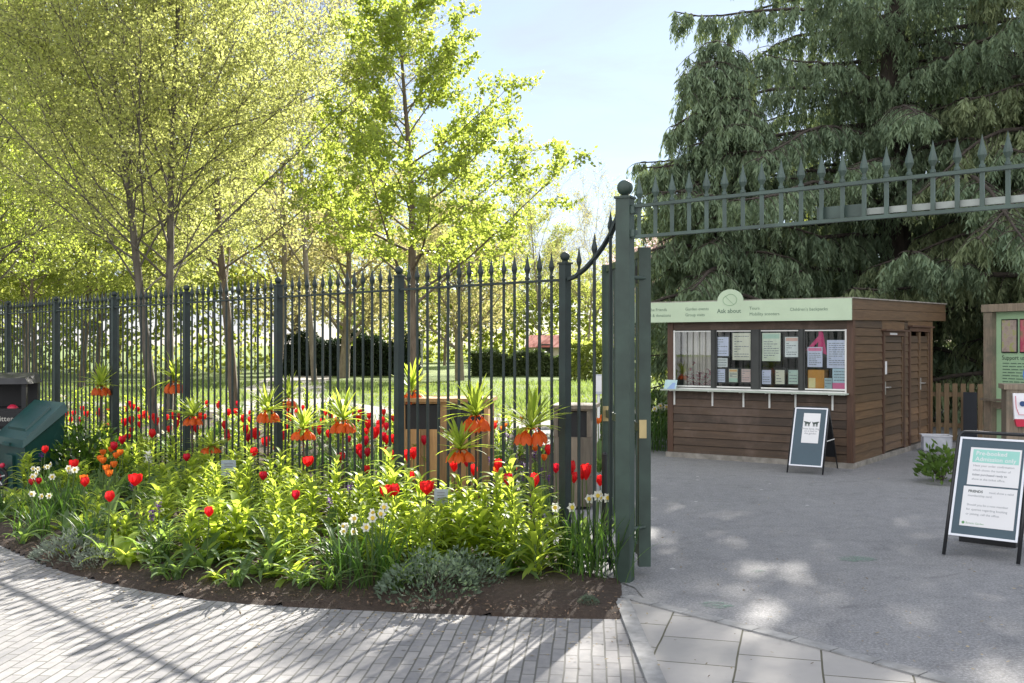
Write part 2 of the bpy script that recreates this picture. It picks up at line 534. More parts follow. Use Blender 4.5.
# kerb strip between bricks and slabs, and the row of edging blocks along the asphalt
m = MB()
a, b = Vector(G(622, 602)), Vector((0.66, 1.0))
d = (b - a).normalized(); n = Vector((-d.y, d.x)) * 0.045
t = 0.0
while t < (b - a).length:
    p, q = a + d * t, a + d * min((b - a).length, t + 0.9)
    q2 = q - d * 0.006
    m.hexa([(*(p - n), 0), (*(q2 - n), 0), (*(q2 + n), 0), (*(p + n), 0)], [(*(p - n), .024), (*(q2 - n), .024), (*(q2 + n), .024), (*(p + n), .024)])
    t += 0.9
struct(m.build('kerb_strip', KERB, origin=(0, 0, 0)))
m = MB()
pts = [Vector(p) for p in edge]
lens = [0.0]
for i in range(1, len(pts)): lens.append(lens[-1] + (pts[i] - pts[i - 1]).length)
def on_edge(s):
    for i in range(1, len(pts)):
        if s <= lens[i]:
            k = (s - lens[i - 1]) / (lens[i] - lens[i - 1]); return pts[i - 1].lerp(pts[i], k), (pts[i] - pts[i - 1]).normalized()
    return pts[-1], (pts[-1] - pts[-2]).normalized()
s = 0.03
while s < lens[-1] - 0.3:
    p, d1 = on_edge(s); q, d2 = on_edge(s + 0.235)
    n1 = Vector((d1.y, -d1.x)) * -0.085; n2 = Vector((d2.y, -d2.x)) * -0.085
    n1, n2 = -n1, -n2
    z = 0.021 + rng.uniform(-.001, .002)
    m.hexa([(*p, 0), (*q, 0), (*(q + n2), 0), (*(p + n1), 0)], [(*p, z), (*q, z), (*(q + n2), z), (*(p + n1), z)])
    s += 0.243
struct(m.build('kerb_edging', KERB, origin=(0, 0, 0)))

# the flower beds: mounded soil in front of the railings, and the deep bed behind them
front_edge = [G(*p) for p in [(621, 621), (560, 620), (500, 618), (450, 616), (400, 614), (350, 611.5), (300, 609), (250, 606), (200, 601), (160, 595), (120, 588), (84, 579), (48, 569), (20, 557), (-5, 544), (-22, 526), (-12, 506), (8, 494), (34, 484), (58, 477)]]
BED = front_edge + [fe(5.25), fe(4), fe(2), fe(0), (0.74, 6.70)]
BACK = [(0.66, 6.85), (0.36, 7.15), fe(2), fe(4), fe(7), (-14, 24.5), (-13.5, 26.2), (-9.0, 24.8), (-5.2, 22.0), (-2.5, 19.9), (0.1, 17.8), (0.65, 15.0), (0.72, 12.2), (0.80, 10.6), (0.30, 9.2), (0.15, 8.0)]
def bed_mesh(name, poly, peak, step, rise):
    xs = [p[0] for p in poly]; ys = [p[1] for p in poly]
    def dist(p):
        best = 9
        for i in range(len(poly)):
            a = Vector(poly[i]); b = Vector(poly[(i + 1) % len(poly)]); ab = b - a
            t = max(0, min(1, (Vector(p) - a).dot(ab) / max(1e-9, ab.length_squared)))
            best = min(best, (Vector(p) - a - ab * t).length)
        return best
    m = MB(); idx = {}
    nx = int((max(xs) - min(xs)) / step) + 2; ny = int((max(ys) - min(ys)) / step) + 2
    for i in range(nx):
        for j in range(ny):
            p = (min(xs) + i * step, min(ys) + j * step)
            dd = dist(p)
            ins = inside(p, poly)
            if ins or dd < step * 1.0:
                if not ins:                                  # pull the rim onto the outline
                    best = None
                    for k in range(len(poly)):
                        a = Vector(poly[k]); b = Vector(poly[(k + 1) % len(poly)]); ab = b - a
                        t = max(0, min(1, (Vector(p) - a).dot(ab) / max(1e-9, ab.length_squared)))
                        q = a + ab * t; e = (Vector(p) - q).length
                        if best is None or e < best[0]: best = (e, q)
                    p = tuple(best[1]); z = 0.006
                else:
                    z = 0.018 + peak * (1 - math.exp(-dd / rise)) + rng.uniform(-.012, .016)
                idx[(i, j)] = len(m.v); m.v.append((p[0], p[1], z))
    for i in range(nx - 1):
        for j in range(ny - 1):
            k = [idx.get(q) for q in ((i, j), (i + 1, j), (i + 1, j + 1), (i, j + 1))]
            if None not in k: m.f.append(tuple(k))
    o = m.build(name, SOIL, origin=(0, 0, 0), smooth=True); struct(o); return o
bed_mesh('flower_bed', BED, 0.085, 0.075, 0.35)
bed_mesh('flower_bed', BACK, 0.05, 0.25, 0.5)
# bark chips and dry leaves lying on the soil
N = 0
pp = []
while len(pp) < 2600:
    k = rng.randrange(len(front_edge) - 1)
    a, b = Vector(front_edge[k]), Vector(front_edge[k + 1])
    p = a.lerp(b, rng.random()); q = p + Vector((rng.gauss(0, .08), abs(rng.gauss(0, .35)) + 0.01))
    if k > 13: q = p + Vector((rng.random() * .7, rng.gauss(0, .2)))
    if inside(tuple(q), BED): pp.append((q.x, q.y, 0.035 + rng.random() * .035))
    elif rng.random() < 0.22: pp.append((q.x, q.y, 0.014))
pos = np.array(pp); N = len(pos)
d = unit(np.column_stack([nrg.normal(size=(N, 2)), nrg.normal(size=N) * .3])); lt = unit(np.cross(d, np.column_stack([nrg.normal(size=(N, 2)) * .3, np.ones(N)])))
V, Fq = quads(pos, d, lt, nrg.uniform(.008, .034, N), nrg.uniform(.005, .016, N))
CHIP = leafmat('bark_chips', (0.06, 0.04, 0.028), (0.30, 0.20, 0.13), (0.1, 0.07, 0.04), 0.1, 0.9)
tag(mesh_obj('mulch', V, Fq, CHIP, origin=(0, 0, 0)), kind='stuff')

# ================================================================ railings
FDIR = Vector((-0.7068, 0.7074, 0)); FANG = math.atan2(0.7074, -0.7068)
fence = thing('railing_fence', 'long dark green iron railing with ball topped posts and spear tipped bars', 'fence', (*fe(3), 0))
def SPEAR(s=1.0):
    return [(0.012, 0.0), (0.019, 0.004), (0.019, 0.018), (0.012, 0.026), (0.0125, 0.045), (0.024, 0.078), (0.0225, 0.092), (0.012, 0.128), (0.004, 0.175), (0.0005, 0.192)]
bar_me = MB().tube([(0, 0, 0.06), (0, 0, 2.075)], 0.0115, 8).build('bar', GREEN, fence, smooth=False)
spear_me = MB().lathe((0, 0, 2.072), SPEAR(), 8, 0.8).build('spearhead', GREEN, bar_me, smooth=False)
proto_bar = (bar_me.data, spear_me.data)
bpy.data.objects.remove(spear_me); bpy.data.objects.remove(bar_me)
# the prototypes were measured from the fence's base, so shift them back to their own axis
for me in proto_bar:
    me.transform(Matrix.Translation(Vector((*fe(3), 0))))
def add_bar(root, p, dz=0.0, dlow=0.0):
    o = bpy.data.objects.new('bar', proto_bar[0]); COL.objects.link(o); o.parent = root
    o.location = Vector((p[0], p[1], 0)) - WORLD[root.name]
    o.scale = (1, 1, (2.075 + dz) / 2.075)
    o.rotation_euler = (rng.gauss(0, .0016), rng.gauss(0, .0016), rng.uniform(0, 6))
    s = bpy.data.objects.new('spearhead', proto_bar[1]); COL.objects.link(s); s.parent = o
    k = o.scale.z
    s.scale = (1, 1, 1 / k); s.location = (0, 0, (2.072 + dz) / k - 2.072 / k)
    return o
def post_mb(c, w, top, ang, capw):
    m = MB(); m.box((c[0], c[1], top / 2), (w, w, top), ang)
    return m
def add_post(root, c, w, top, ang, mat, rball):
    p = post_mb(c, w, top, ang, w).build('post', mat, root)
    m = MB(); m.box((c[0], c[1], top + .006), (w + .018, w + .018, .012), ang); m.box((c[0], c[1], top + .018), (w * .5, w * .5, .014), ang)
    m.build('post_cap', mat, p)
    MB().ball((c[0], c[1], top + .022 + rball * .92), rball, 16, 10).build('ball_finial', mat, p, smooth=True)
for i in range(8):
    c = fe(i)
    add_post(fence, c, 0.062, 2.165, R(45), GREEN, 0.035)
    if i < 7:
        c2 = fe(i + 1)
        a = Vector((*c, 0)); b = Vector((*c2, 0)); e = (b - a).normalized()
        for z, nm in ((2.055, 'rail'), (0.13, 'rail')):
            mid = (a + b) / 2
            MB().box((mid.x, mid.y, z), ((b - a).length - 0.066, 0.040, 0.016 if z > 1 else 0.02), math.atan2(e.y, e.x)).build(nm, GREEN, fence)
        for k in range(1, 15):
            q = a.lerp(b, k / 15)
            add_bar(fence, (q.x, q.y), rng.uniform(-.003, .003))
# short ramped bay up to the gate post
gp = Vector((0.756, 6.69, 0)); p0 = Vector((*fe(0), 0))
top = [(0.0, 2.055), (0.15, 2.075), (0.32, 2.12), (0.5, 2.185), (0.68, 2.27), (0.82, 2.355), (0.92, 2.44), (0.97, 2.52)]
m = MB()
for (t1, z1), (t2, z2) in zip(top[:-1], top[1:]):
    a = p0.lerp(gp, 0.06 + t1 * 0.88); b = p0.lerp(gp, 0.06 + t2 * 0.88)
    nrm = Vector((0.7068, 0.7074, 0)) * 0.02
    dz = 0.011 if t2 < .9 else 0.02
    m.hexa([tuple(a - nrm + Vector((0, 0, z1 - dz))), tuple(b - nrm + Vector((0, 0, z2 - dz))), tuple(b + nrm + Vector((0, 0, z2 - dz))), tuple(a + nrm + Vector((0, 0, z1 - dz)))],
           [tuple(a - nrm + Vector((0, 0, z1 + dz))), tuple(b - nrm + Vector((0, 0, z2 + dz))), tuple(b + nrm + Vector((0, 0, z2 + dz))), tuple(a + nrm + Vector((0, 0, z1 + dz)))])
m.build('ramped_rail', GREEN, fence)
MB().box(((p0 + gp) / 2 + Vector((0, 0, 0.13)))[:], ((gp - p0).length - .1, .04, .02), math.atan2(gp.y - p0.y, gp.x - p0.x)).build('rail', GREEN, fence)
for k, dz in ((0.24, 0.025), (0.50, 0.105), (0.765, 0.245)):
    q = p0.lerp(gp, k); add_bar(fence, (q.x, q.y), dz)

# ================================================================ gate post, overthrow, open gate
def gate_post(x, y, ang, label):
    root = thing('gate_post', label, 'gate post', (x, y, 0))
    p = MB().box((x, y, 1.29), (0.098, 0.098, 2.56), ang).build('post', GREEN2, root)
    m = MB(); m.box((x, y, 2.577), (0.118, 0.118, 0.014), ang); m.box((x, y, 2.589), (.05, .05, .01), ang); m.build('post_cap', GREEN2, root)
    MB().ball((x, y, 2.645), 0.054, 20, 12).build('ball_finial', GREEN2, root, smooth=True)
    return root
gate_post(gp.x, gp.y, R(-27), 'tall square green gate post with a ball on top, where the railing meets the asphalt')
far_post = Vector((3.76, 4.19, 0))
gate_post(far_post.x, far_post.y, R(-27), 'second green gate post at the far end of the spiked overthrow')
ov0 = Vector((0.80, 6.66, 0)); od = Vector((0.768, -0.641, 0)); olen = (far_post - ov0).length - 0.04
GREEN2_LIT = plain('lit_overthrow_green', (0.052, 0.082, 0.068), 0.5, 0.0, 0.3, 5, 0.5, 0.08)  # lighter copy of the gate green, front sky light painted into the colour
over = thing('gate_overthrow', 'green iron overthrow with a row of spearheads spanning the gateway high above the court', 'gate arch', (*(ov0 + od * olen / 2)[:2], 0))
oang = math.atan2(od.y, od.x)
for z, h in ((2.515, 0.02), (2.312, 0.02)):
    c = ov0 + od * (olen / 2) + Vector((0, 0, z))
    MB().box(c[:], (olen, 0.036, h), oang).build('rail', GREEN2_LIT, over)
def OSPEAR(): return [(0.010, 0.0), (0.017, 0.004), (0.017, 0.016), (0.010, 0.024), (0.0105, 0.04), (0.0255, 0.070), (0.022, 0.09), (0.012, 0.125), (0.004, 0.165), (0.0005, 0.182)]
k = 0
while 0.055 + k * 0.125 < olen:
    q = ov0 + od * (0.055 + k * 0.125)
    b = MB().box((q.x, q.y, 2.412), (0.022, 0.014, 0.19), oang).build('bar', GREEN2_LIT, over)
    MB().lathe((q.x, q.y, 2.524), OSPEAR(), 8, 1.0).build('spearhead', GREEN2_LIT, b)
    k += 1
lug = ov0 + od * 0.018
for z in (2.49, 2.335):
    MB().box((lug.x, lug.y, z), (0.03, 0.06, 0.045), oang).build('mounting_lug', GREEN2_LIT, over)
c = ov0 + od * 2.42 + Vector((-0.03, -0.03, 0)) * -1
MB().box((ov0 + od * 1.40 + Vector((0.02, 0.024, 2.365)))[:], (0.27, 0.008, 0.07), oang).build('brace_plate', GREEN2_LIT, over)
MB().box((ov0 + od * 2.62 + Vector((0.02, 0.024, 2.352)))[:], (2.15, 0.02, 0.036), oang).build('locking_bar', plain('worn_grey_paint', (0.30, 0.33, 0.30), .5, 0, .2), over)

hinge = Vector((0.905, 6.85, 0)); lead = Vector((0.795, 8.36, 0))
gd = (lead - hinge).normalized(); ga = math.atan2(gd.y, gd.x); gl = (lead - hinge).length
gate = thing('gate_leaf', 'green iron gate leaf standing open beside the tall gate post, seen nearly edge on', 'gate', (*(hinge + gd * gl / 2)[:2], 0))
for t in (0.0, gl):
    q = hinge + gd * t
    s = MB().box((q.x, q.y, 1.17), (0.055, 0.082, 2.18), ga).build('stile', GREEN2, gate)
    side = Vector((gd.y, -gd.x, 0))
    e = q - gd * 0.030
    MB().box((e.x - side.x * 0.015, e.y - side.y * 0.015, 1.02), (0.006, 0.05, 0.125), ga).build('lock_plate', BRASS, s)
for z, h in ((2.225, 0.05), (1.02, 0.06), (0.16, 0.07)):
    c = hinge + gd * gl / 2 + Vector((0, 0, z))
    MB().box(c[:], (gl - 0.056, 0.035, h), ga).build('rail', GREEN2, gate)
for k in range(1, 12):
    q = hinge + gd * (gl * k / 12)
    MB().tube([(q.x, q.y, 0.2), (q.x, q.y, 2.2)], 0.0105, 8).build('bar', GREEN2, gate)
q = hinge + gd * 0.10
m = MB(); m.box((q.x, q.y, 2.07), (0.10, 0.05, 0.14), ga); m.tube([(q.x - .03, q.y, 2.02), (q.x - .03, q.y, 2.14)], 0.012, 8); m.build('hinge', BLACK, gate)
for z in (0.35, 2.05):
    MB().tube([tuple(gp + Vector((0.03, 0.05, z))), tuple(hinge + Vector((0, -0.02, z)))], 0.014, 8).build('hinge_pin', GREEN2, gate)
bx, by = P(604.5, 451, 7.5)[:2]
bl = thing('bollard', 'slim black metal bollard standing on the asphalt just behind the gate post', 'bollard', (bx, by, 0.016))
MB().tube([(bx, by, 0.0), (bx, by, 0.765)], 0.020, 14).build('shaft', BLACK, bl, smooth=False)
MB().ball((bx, by, 0.77), 0.021, 12, 8).build('cap', BLACK, bl, smooth=True)

# ================================================================ ticket kiosk
KL = Vector((2.20, 14.10)); eu = Vector((0.834, -0.5516)); ew = Vector((0.5885, 0.8084)); KW, KD = 2.54, 4.12
def K(u, w, z):
    p = KL + eu * u + ew * w
    return (p.x, p.y, z)
def ku(x):
    a = (x - CX) / F
    return (a * KL.y - KL.x) / (eu.x - a * eu.y)
def kz(x, y, w=0.0):
    return CAMH - (y - CY) / F * K(ku(x), w, 0)[1]
kiosk = thing('ticket_kiosk', 'dark brown boarded ticket kiosk with a pale green header sign, serving windows and a counter', 'kiosk', K(KW / 2, KD / 2, 0))
MB().fbox(K, -.02, KW + .03, -.035, KD + .02, 0.0, 0.085).build('plinth', CONCRETE, kiosk)
def boards_front(u0, u1, z0, z1, w, h=0.108):
    m = MB(); z = z0
    while z < z1 - 0.02:
        zt = min(z1, z + h - 0.007); j = rng.uniform(-.0015, .0015)
        m.hexa([K(u0, w - .012 + j, z), K(u1, w - .012 + j, z), K(u1, w + .03, z), K(u0, w + .03, z)],
               [K(u0, w + .000 + j, zt), K(u1, w + .000 + j, zt), K(u1, w + .03, zt), K(u0, w + .03, zt)])
        z += h
    m.fbox(K, u0, u1, w + .031, w + .06, z0, z1)
    return m
def boards_side(w0, w1, z0, z1, out, h=0.108):
    m = MB(); z = z0
    while z < z1 - 0.02:
        zt = min(z1, z + h - 0.006); j = rng.uniform(-.0015, .0015)
        m.hexa([K(out - .03, w0, z), K(out + .012 + j, w0, z), K(out + .012 + j, w1, z), K(out - .03, w1, z)],
               [K(out - .03, w0, zt), K(out + j, w0, zt), K(out + j, w1, zt), K(out - .03, w1, zt)])
        z += h
    m.fbox(K, out - .06, out - .031, w0, w1, z0, z1)
    return m
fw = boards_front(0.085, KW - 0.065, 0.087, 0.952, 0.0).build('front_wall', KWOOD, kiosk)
MB().fbox(K, 0.0, 0.082, -.016, .07, 0.086, 1.905).build('corner_post', KPOST, kiosk)
MB().fbox(K, KW - .062, KW + .02, -.016, .075, 0.086, 1.905).build('corner_post', KPOST, kiosk)
MB().fbox(K, 0.083, KW - .063, -.004, .06, 1.795, 1.905).build('header_beam', KWOOD, kiosk)
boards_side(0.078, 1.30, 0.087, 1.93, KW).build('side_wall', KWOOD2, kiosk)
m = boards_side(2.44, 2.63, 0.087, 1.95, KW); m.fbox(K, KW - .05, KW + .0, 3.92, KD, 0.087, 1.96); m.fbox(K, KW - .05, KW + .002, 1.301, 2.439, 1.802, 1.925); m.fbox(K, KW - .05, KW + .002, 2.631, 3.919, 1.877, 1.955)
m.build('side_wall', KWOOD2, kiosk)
MB().fbox(K, 0.0, KW - .06, KD - .05, KD, 0.087, 1.97).build('rear_wall', KWOOD, kiosk)
MB().fbox(K, 0.0, .05, .072, KD - .052, 0.087, 1.93).build('side_wall', KWOOD, kiosk)
MB().fbox(K, .052, KW - .062, .9, .94, 0.087, 1.89).build('partition', DARKGREY, kiosk)
MB().fbox(K, .052, KW - .062, .062, .899, 0.80, 0.84).build('work_top', GREYWOOD, kiosk)
# roof rises a little to the back
def KR(u, w, z): return K(u, w, z + 0.016 * (w + .14))
rf = MB().fbox(KR, -.42, KW - .0, -.105, 4.82, 1.912, 2.15).build('roof', GREYWOOD, kiosk)
m = MB(); m.fbox(KR, -.42, KW + .055, -.11, 4.85, 2.176, 2.192); m.build('roof_felt', CONCRETE, rf)
m = MB()
m.fbox(KR, KW + .002, KW + .036, -.105, 4.84, 1.902, 2.034); m.fbox(KR, KW + .002, KW + .030, -.105, 4.84, 2.040, 2.175)
m.build('side_fascia', KWOOD2, kiosk)
sb = MB()
sb.fbox(K, -.44, KW + .034, -.142, -.108, 1.902, 2.178)
u0 = ku(731) + 0.045
ring = [K(u0 + .178 * math.cos(PI * k / 24), -.142, 2.178 + .158 * math.sin(PI * k / 24)) for k in range(25)]
ring2 = [K(u0 + .178 * math.cos(PI * k / 24), -.108, 2.178 + .158 * math.sin(PI * k / 24)) for k in range(25)]
nn = len(sb.v); sb.v += ring + ring2
sb.f += [tuple(nn + k for k in range(25)), tuple(nn + 25 + k for k in range(24, -1, -1))] + [(nn + k + 1, nn + k, nn + 25 + k, nn + 26 + k) for k in range(24)]
sign = sb.build('header_sign', SIGNGREEN, kiosk)
EU3 = Vector((eu.x, eu.y, 0)); Z3 = Vector((0, 0, 1))
def sign_text(s, x, y, size, bold=0.0, mat=None):
    mat = mat or plain('sign_print', (0.10, 0.17, 0.12), 0.6, 0, 0.0)
    p = K(ku(x) + .05, -.142, kz(x, y, -.14))
    text(s, size, p, EU3, Z3, mat, sign, 'lettering', bold=bold)
sign_text("Joining the Friends", 640.5, 311.6, 0.058); sign_text("Gift aid & donations", 642, 317.2, 0.058)
sign_text("Garden events", 686.5, 310.6, 0.058); sign_text("Group visits", 686.5, 316.4, 0.058)
sign_text("Ask about", 718, 313.2, 0.082, 0.0008)
sign_text("Tours", 750, 309.8, 0.058); sign_text("Mobility scooters", 750, 315.6, 0.058)
sign_text("Children's backpacks", 790, 311.0, 0.058)
lf = []
for k in range(29):                                                    # line drawing of a round notched leaf
    t = 2 * PI * k / 28
    r = 0.085 * (1 + 0.10 * math.cos(2 * t) - 0.16 * max(0, math.cos(t - 2.3)) ** 8)
    lf.append(K(u0 + r * math.cos(t) * 1.05, -.144, 2.195 + r * math.sin(t)))
m = MB(); m.tube(lf, 0.0035, 5, False); m.tube([K(u0 - .07, -.144, 2.25), K(u0 - .02, -.144, 2.20), K(u0 + .05, -.144, 2.135)], 0.003, 5)
m.build('emblem', plain('sign_green_line', (0.25, 0.40, 0.24), 0.6), sign)
# windows
WZ0, WZ1 = 0.992, 1.79
wins = []
for x0, x1 in ((672.5, 712.5), (715.5, 752.5), (759.5, 800), (803.5, 848.5)):
    a, b = ku(x0), ku(x1)
    if x1 > 840: b = KW - .066
    if x0 < 680: a = 0.086
    wins.append((a, b))
    m = MB(); fr = 0.022
    tr_ = MB()
    (tr_ if x0 < 680 else m).fbox(K, a, a + fr, -.008, .035, WZ0, WZ1); (tr_ if x1 > 840 else m).fbox(K, b - fr, b, -.008, .035, WZ0, WZ1)
    m.fbox(K, a + fr, b - fr, -.004, .035, WZ0, WZ0 + .012); m.fbox(K, a + fr, b - fr, -.004, .035, WZ1 - .006, WZ1)
    w_ = m.build('window', DARKGREY, kiosk)
    if tr_.v: tr_.build('white_trim', WHITE, w_)
    MB().fbox(K, a + fr, b - fr, -.008, .034, WZ0 + .013, WZ0 + .03).build('white_trim', WHITE, w_); MB().fbox(K, a + fr, b - fr, -.008, .034, WZ1 - .022, WZ1 - .007).build('white_trim', WHITE, w_)
    MB().fbox(K, a + fr, b - fr, .010, .014, WZ0 + .03, WZ1 - .022).build('pane', GLASS if x0 < 680 else GLASS2, w_)
for (a, b), (c, d_) in zip(wins[:-1], wins[1:]):
    MB().fbox(K, b + .001, c - .001, -.022, .05, 0.992, 1.794).build('mullion', DARKGREY, kiosk)
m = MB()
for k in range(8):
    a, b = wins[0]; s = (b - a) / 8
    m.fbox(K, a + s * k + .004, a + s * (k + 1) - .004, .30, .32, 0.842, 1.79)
m.build('pane_reflection_boards', plain('pale_reflection', (0.60, 0.52, 0.43), 0.8, 0, 0.2, 5), kiosk)  # added pale boards imitating the bright reflection in the first pane
ct = MB().fbox(K, -.02, KW - .03, -.20, -.026, 0.956, 0.974).build('counter', plain('counter_top', (0.42, 0.47, 0.40), 0.4, 0, 0.1), kiosk)
MB().fbox(K, 0.083, KW - .063, -.016, .05, 0.9535, 0.990).build('window_sill', WHITE, kiosk)
for x in (675, 713, 744, 770, 796, 833):
    u = ku(x)
    m = MB(); m.fbox(K, u - .012, u + .012, -.022, -.014, 0.75, 0.954); m.fbox(K, u - .012, u + .012, -.15, -.0225, 0.944, 0.9545)
    m.build('bracket', WHITE, kiosk)
# doors on the side
def door(w0, w1, z1, leaves, hx):
    fr = MB()
    fr.fbox(K, KW - .05, KW + .022, w0, w0 + .06, 0.09, z1); fr.fbox(K, KW - .05, KW + .022, w1 - .06, w1, 0.09, z1); fr.fbox(K, KW - .05, KW + .022, w0 + .061, w1 - .061, z1 - .06, z1)
    f_ = fr.build('door_frame', KPOST, kiosk)
    MB().fbox(K, KW - .02, KW + .075, w0 - .05, w1 + .05, z1 + .004, z1 + .026).build('drip_board', KPOST, kiosk)
    s = (w1 - w0 - .13) / leaves
    for k in range(leaves):
        a = w0 + .065 + s * k; b = a + s - .006
        m = MB()
        m.fbox(K, KW - .03, KW + .012, a, a + .055, 0.11, z1 - .07); m.fbox(K, KW - .03, KW + .012, b - .055, b, 0.11, z1 - .07)
        z = 0.11
        while z < z1 - .12:
            m.hexa([K(KW - .03, a + .056, z), K(KW + .008, a + .056, z), K(KW + .008, b - .056, z), K(KW - .03, b - .056, z)],
                   [K(KW - .03, a + .056, z + .1), K(KW - .008, a + .056, z + .1), K(KW - .008, b - .056, z + .1), K(KW - .03, b - .056, z + .1)])
            z += 0.108
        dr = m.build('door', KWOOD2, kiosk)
        if k == hx or leaves == 1:
            ww = a + .03 if k == 0 and leaves == 1 else a + .03
            m = MB(); m.fbox(K, KW + .013, KW + .02, ww - .018, ww + .018, 0.90, 1.08); m.tube([K(KW + .02, ww, 1.0), K(KW + .06, ww, 1.0), K(KW + .06, ww + .11, 1.0)], .009, 6)
            m.build('handle', STEEL, dr)
        for z in (0.35, 1.5):
            MB().fbox(K, KW + .0125, KW + .017, b - .04, b - .015, z, z + .11).build('hinge', plain('rusty_hinge', (.10, .07, .05), .7, .3, .3), dr)
door(1.32, 2.42, 1.775, 1, 0)
door(2.66, 3.90, 1.85, 2, 1)
nt_ = MB().fbox(K, KW + .0125, KW + .016, 1.40, 1.50, 1.18, 1.36).build('door_notice', PAPER)
tag(nt_, 'small white notice pinned at the edge of the single kiosk door', 'notice')
nt_ = MB().fbox(K, KW + .0225, KW + .026, 1.62, 1.98, 1.728, 1.758).build('door_plate', PAPER)
tag(nt_, 'narrow white strip plate over the single kiosk door', 'door plate')

def K_poster(name, x0, x1, y0, y1, label, cat, mat=PAPER, w=0.018, head=None, lines=6, frame=False, inkm=GREYINK, foot=None, blocks=None):
    """a sheet stuck up inside the glass"""
    a, b = ku(x0), ku(x1); z1, z0 = kz(x0, y0), kz(x0, y1)
    root = thing(name, label, cat, K((a + b) / 2, w, z0))
    if frame:
        MB().fbox(K, a - .02, b + .02, w + .002, w + .012, z0 - .02, z1 + .02).build('holder', BLACK, root)
        s_ = MB().fbox(K, a, b, w - .0005, w + .0015, z0, z1).build('sheet', mat, root)
    else:
        s_ = MB().fbox(K, a, b, w, w + .0015, z0, z1).build('sheet', mat, root)
    H = z1 - z0; Wd = b - a; zt = z1 - H * .08
    if head:
        MB().fbox(K, a + Wd * .06, b - Wd * .06, w - .002, w - .001, z1 - H * .2, z1 - H * .04).build('heading_band', head, s_)
        zt = z1 - H * .27
    if foot:
        MB().fbox(K, a + .002, b - .002, w - .002, w - .001, z0 + .003, z0 + H * .3).build('footer_band', foot, s_)
    if lines:
        m = MB(); zb = z0 + H * (.36 if foot else .08)
        for k in range(lines):
            z = zt - (zt - zb) * (k + .5) / lines; th = min(.010, H / lines * .25)
            x = a + Wd * .1
            while x < b - Wd * .15:
                l = Wd * rng.uniform(.07, .2); l = min(l, b - Wd * .1 - x)
                m.fbox(K, x, x + l, w - .002, w - .001, z - th / 2, z + th / 2); x += l + Wd * .03
                if rng.random() < .12: break
        m.build('print', inkm, s_)
    return root
lg = plain('lilac_paper', (0.62, 0.62, 0.78), 0.7, 0, 0.04); cream = plain('cream_paper', (0.70, 0.66, 0.55), 0.7, 0, 0.04)
orng = plain('orange_print', (0.72, 0.42, 0.18), 0.6, 0, 0.05); pnk = plain('pink_print', (0.72, 0.18, 0.34), 0.6, 0, 0.05)
rosy = plain('rosy_print', (0.70, 0.42, 0.36), 0.6, 0, 0.05); grn = plain('mint_print', (0.45, 0.60, 0.50), 0.6, 0, 0.08); blu = plain('blue_print', (0.25, 0.36, 0.58), 0.6, 0, 0.1)
K_poster('notice', 715.5, 728, 337, 356, 'white printed notice in a black holder at the upper left of the second kiosk window', 'notice', lg, frame=True, lines=7)
K_poster('poster', 732, 750, 333, 360, 'tall cream poster in the second kiosk window beside the black mullion', 'poster', cream, lines=9)
K_poster('leaflet', 716.5, 727, 358, 367, 'small pale leaflet between two white notices in the second kiosk window', 'leaflet', PAPER, lines=3)
K_poster('postcard', 716.5, 724.5, 369, 382, 'white printed card in the lower row of the second kiosk window', 'card', lg, frame=True, lines=5)
K_poster('postcard', 728.5, 737, 369, 382, 'card with an orange heading in the lower row of the second kiosk window', 'card', cream, frame=True, head=orng, lines=4, foot=grn)
K_poster('postcard', 741, 750, 369, 382, 'pinkish card nearest the thick mullion in the lower row of the second kiosk window', 'card', plain('rose_paper', (0.68, 0.50, 0.48), 0.7), frame=True, lines=5)
K_poster('poster', 761.5, 780, 333, 361, 'large cream poster with a grey green heading in the third kiosk window', 'poster', plain('pale_yellow_paper', (0.68, 0.70, 0.58), 0.7), head=grn, lines=8)
K_poster('poster', 784.5, 798, 337, 357, 'white poster with a red heading in the third kiosk window', 'poster', PAPER, frame=True, head=rosy, lines=6)
K_poster('postcard', 761.5, 770.5, 370, 384, 'white card with grey lines in the lower row of the third kiosk window', 'card', lg, frame=True, lines=5)
K_poster('postcard', 775, 784, 370, 384, 'beige card in the middle of the lower row of the third kiosk window', 'card', cream, frame=True, lines=4)
K_poster('postcard', 788, 797.5, 370, 384, 'pale green card in the lower row of the third kiosk window', 'card', plain('mint_paper', (0.52, 0.62, 0.56), 0.7), frame=True, lines=4)
K_poster('notice', 807, 822, 347, 367, 'white notice with red heading lines under the pink ribbon in the last kiosk window', 'notice', lg, head=pnk, lines=7)
K_poster('notice', 826.5, 846.5, 340, 368, 'large white printed notice at the corner post end of the kiosk windows', 'notice', lg, lines=11)
K_poster('leaflet', 832, 846.5, 368.5, 389, 'pale blue leaflet with a pink foot and red dot in the last kiosk window', 'leaflet', plain('sky_paper', (0.50, 0.62, 0.70), 0.7), lines=4, foot=pnk)
K_poster('leaflet', 824, 831.5, 378, 389, 'small blue grey leaflet beside the orange box in the last kiosk window', 'leaflet', plain('slate_paper', (0.38, 0.47, 0.50), 0.7), lines=3)
t_ = thing('cardboard_box', 'orange brown box with a cream label on the worktop behind the last kiosk window', 'box', K(ku(815), .10, .84))
a, b = ku(806.5), ku(823)
MB().fbox(K, a, b, .05, .22, 0.842, kz(815, 370)).build('carton', plain('orange_card', (0.60, 0.27, 0.06), 0.7, 0, 0.1), t_)
MB().fbox(K, a + .01, a + .10, .046, .049, 1.03, kz(810, 378)).build('carton_label', plain('cream_label', (0.75, 0.65, 0.35), 0.7), t_)
m = MB()
u = ku(819)
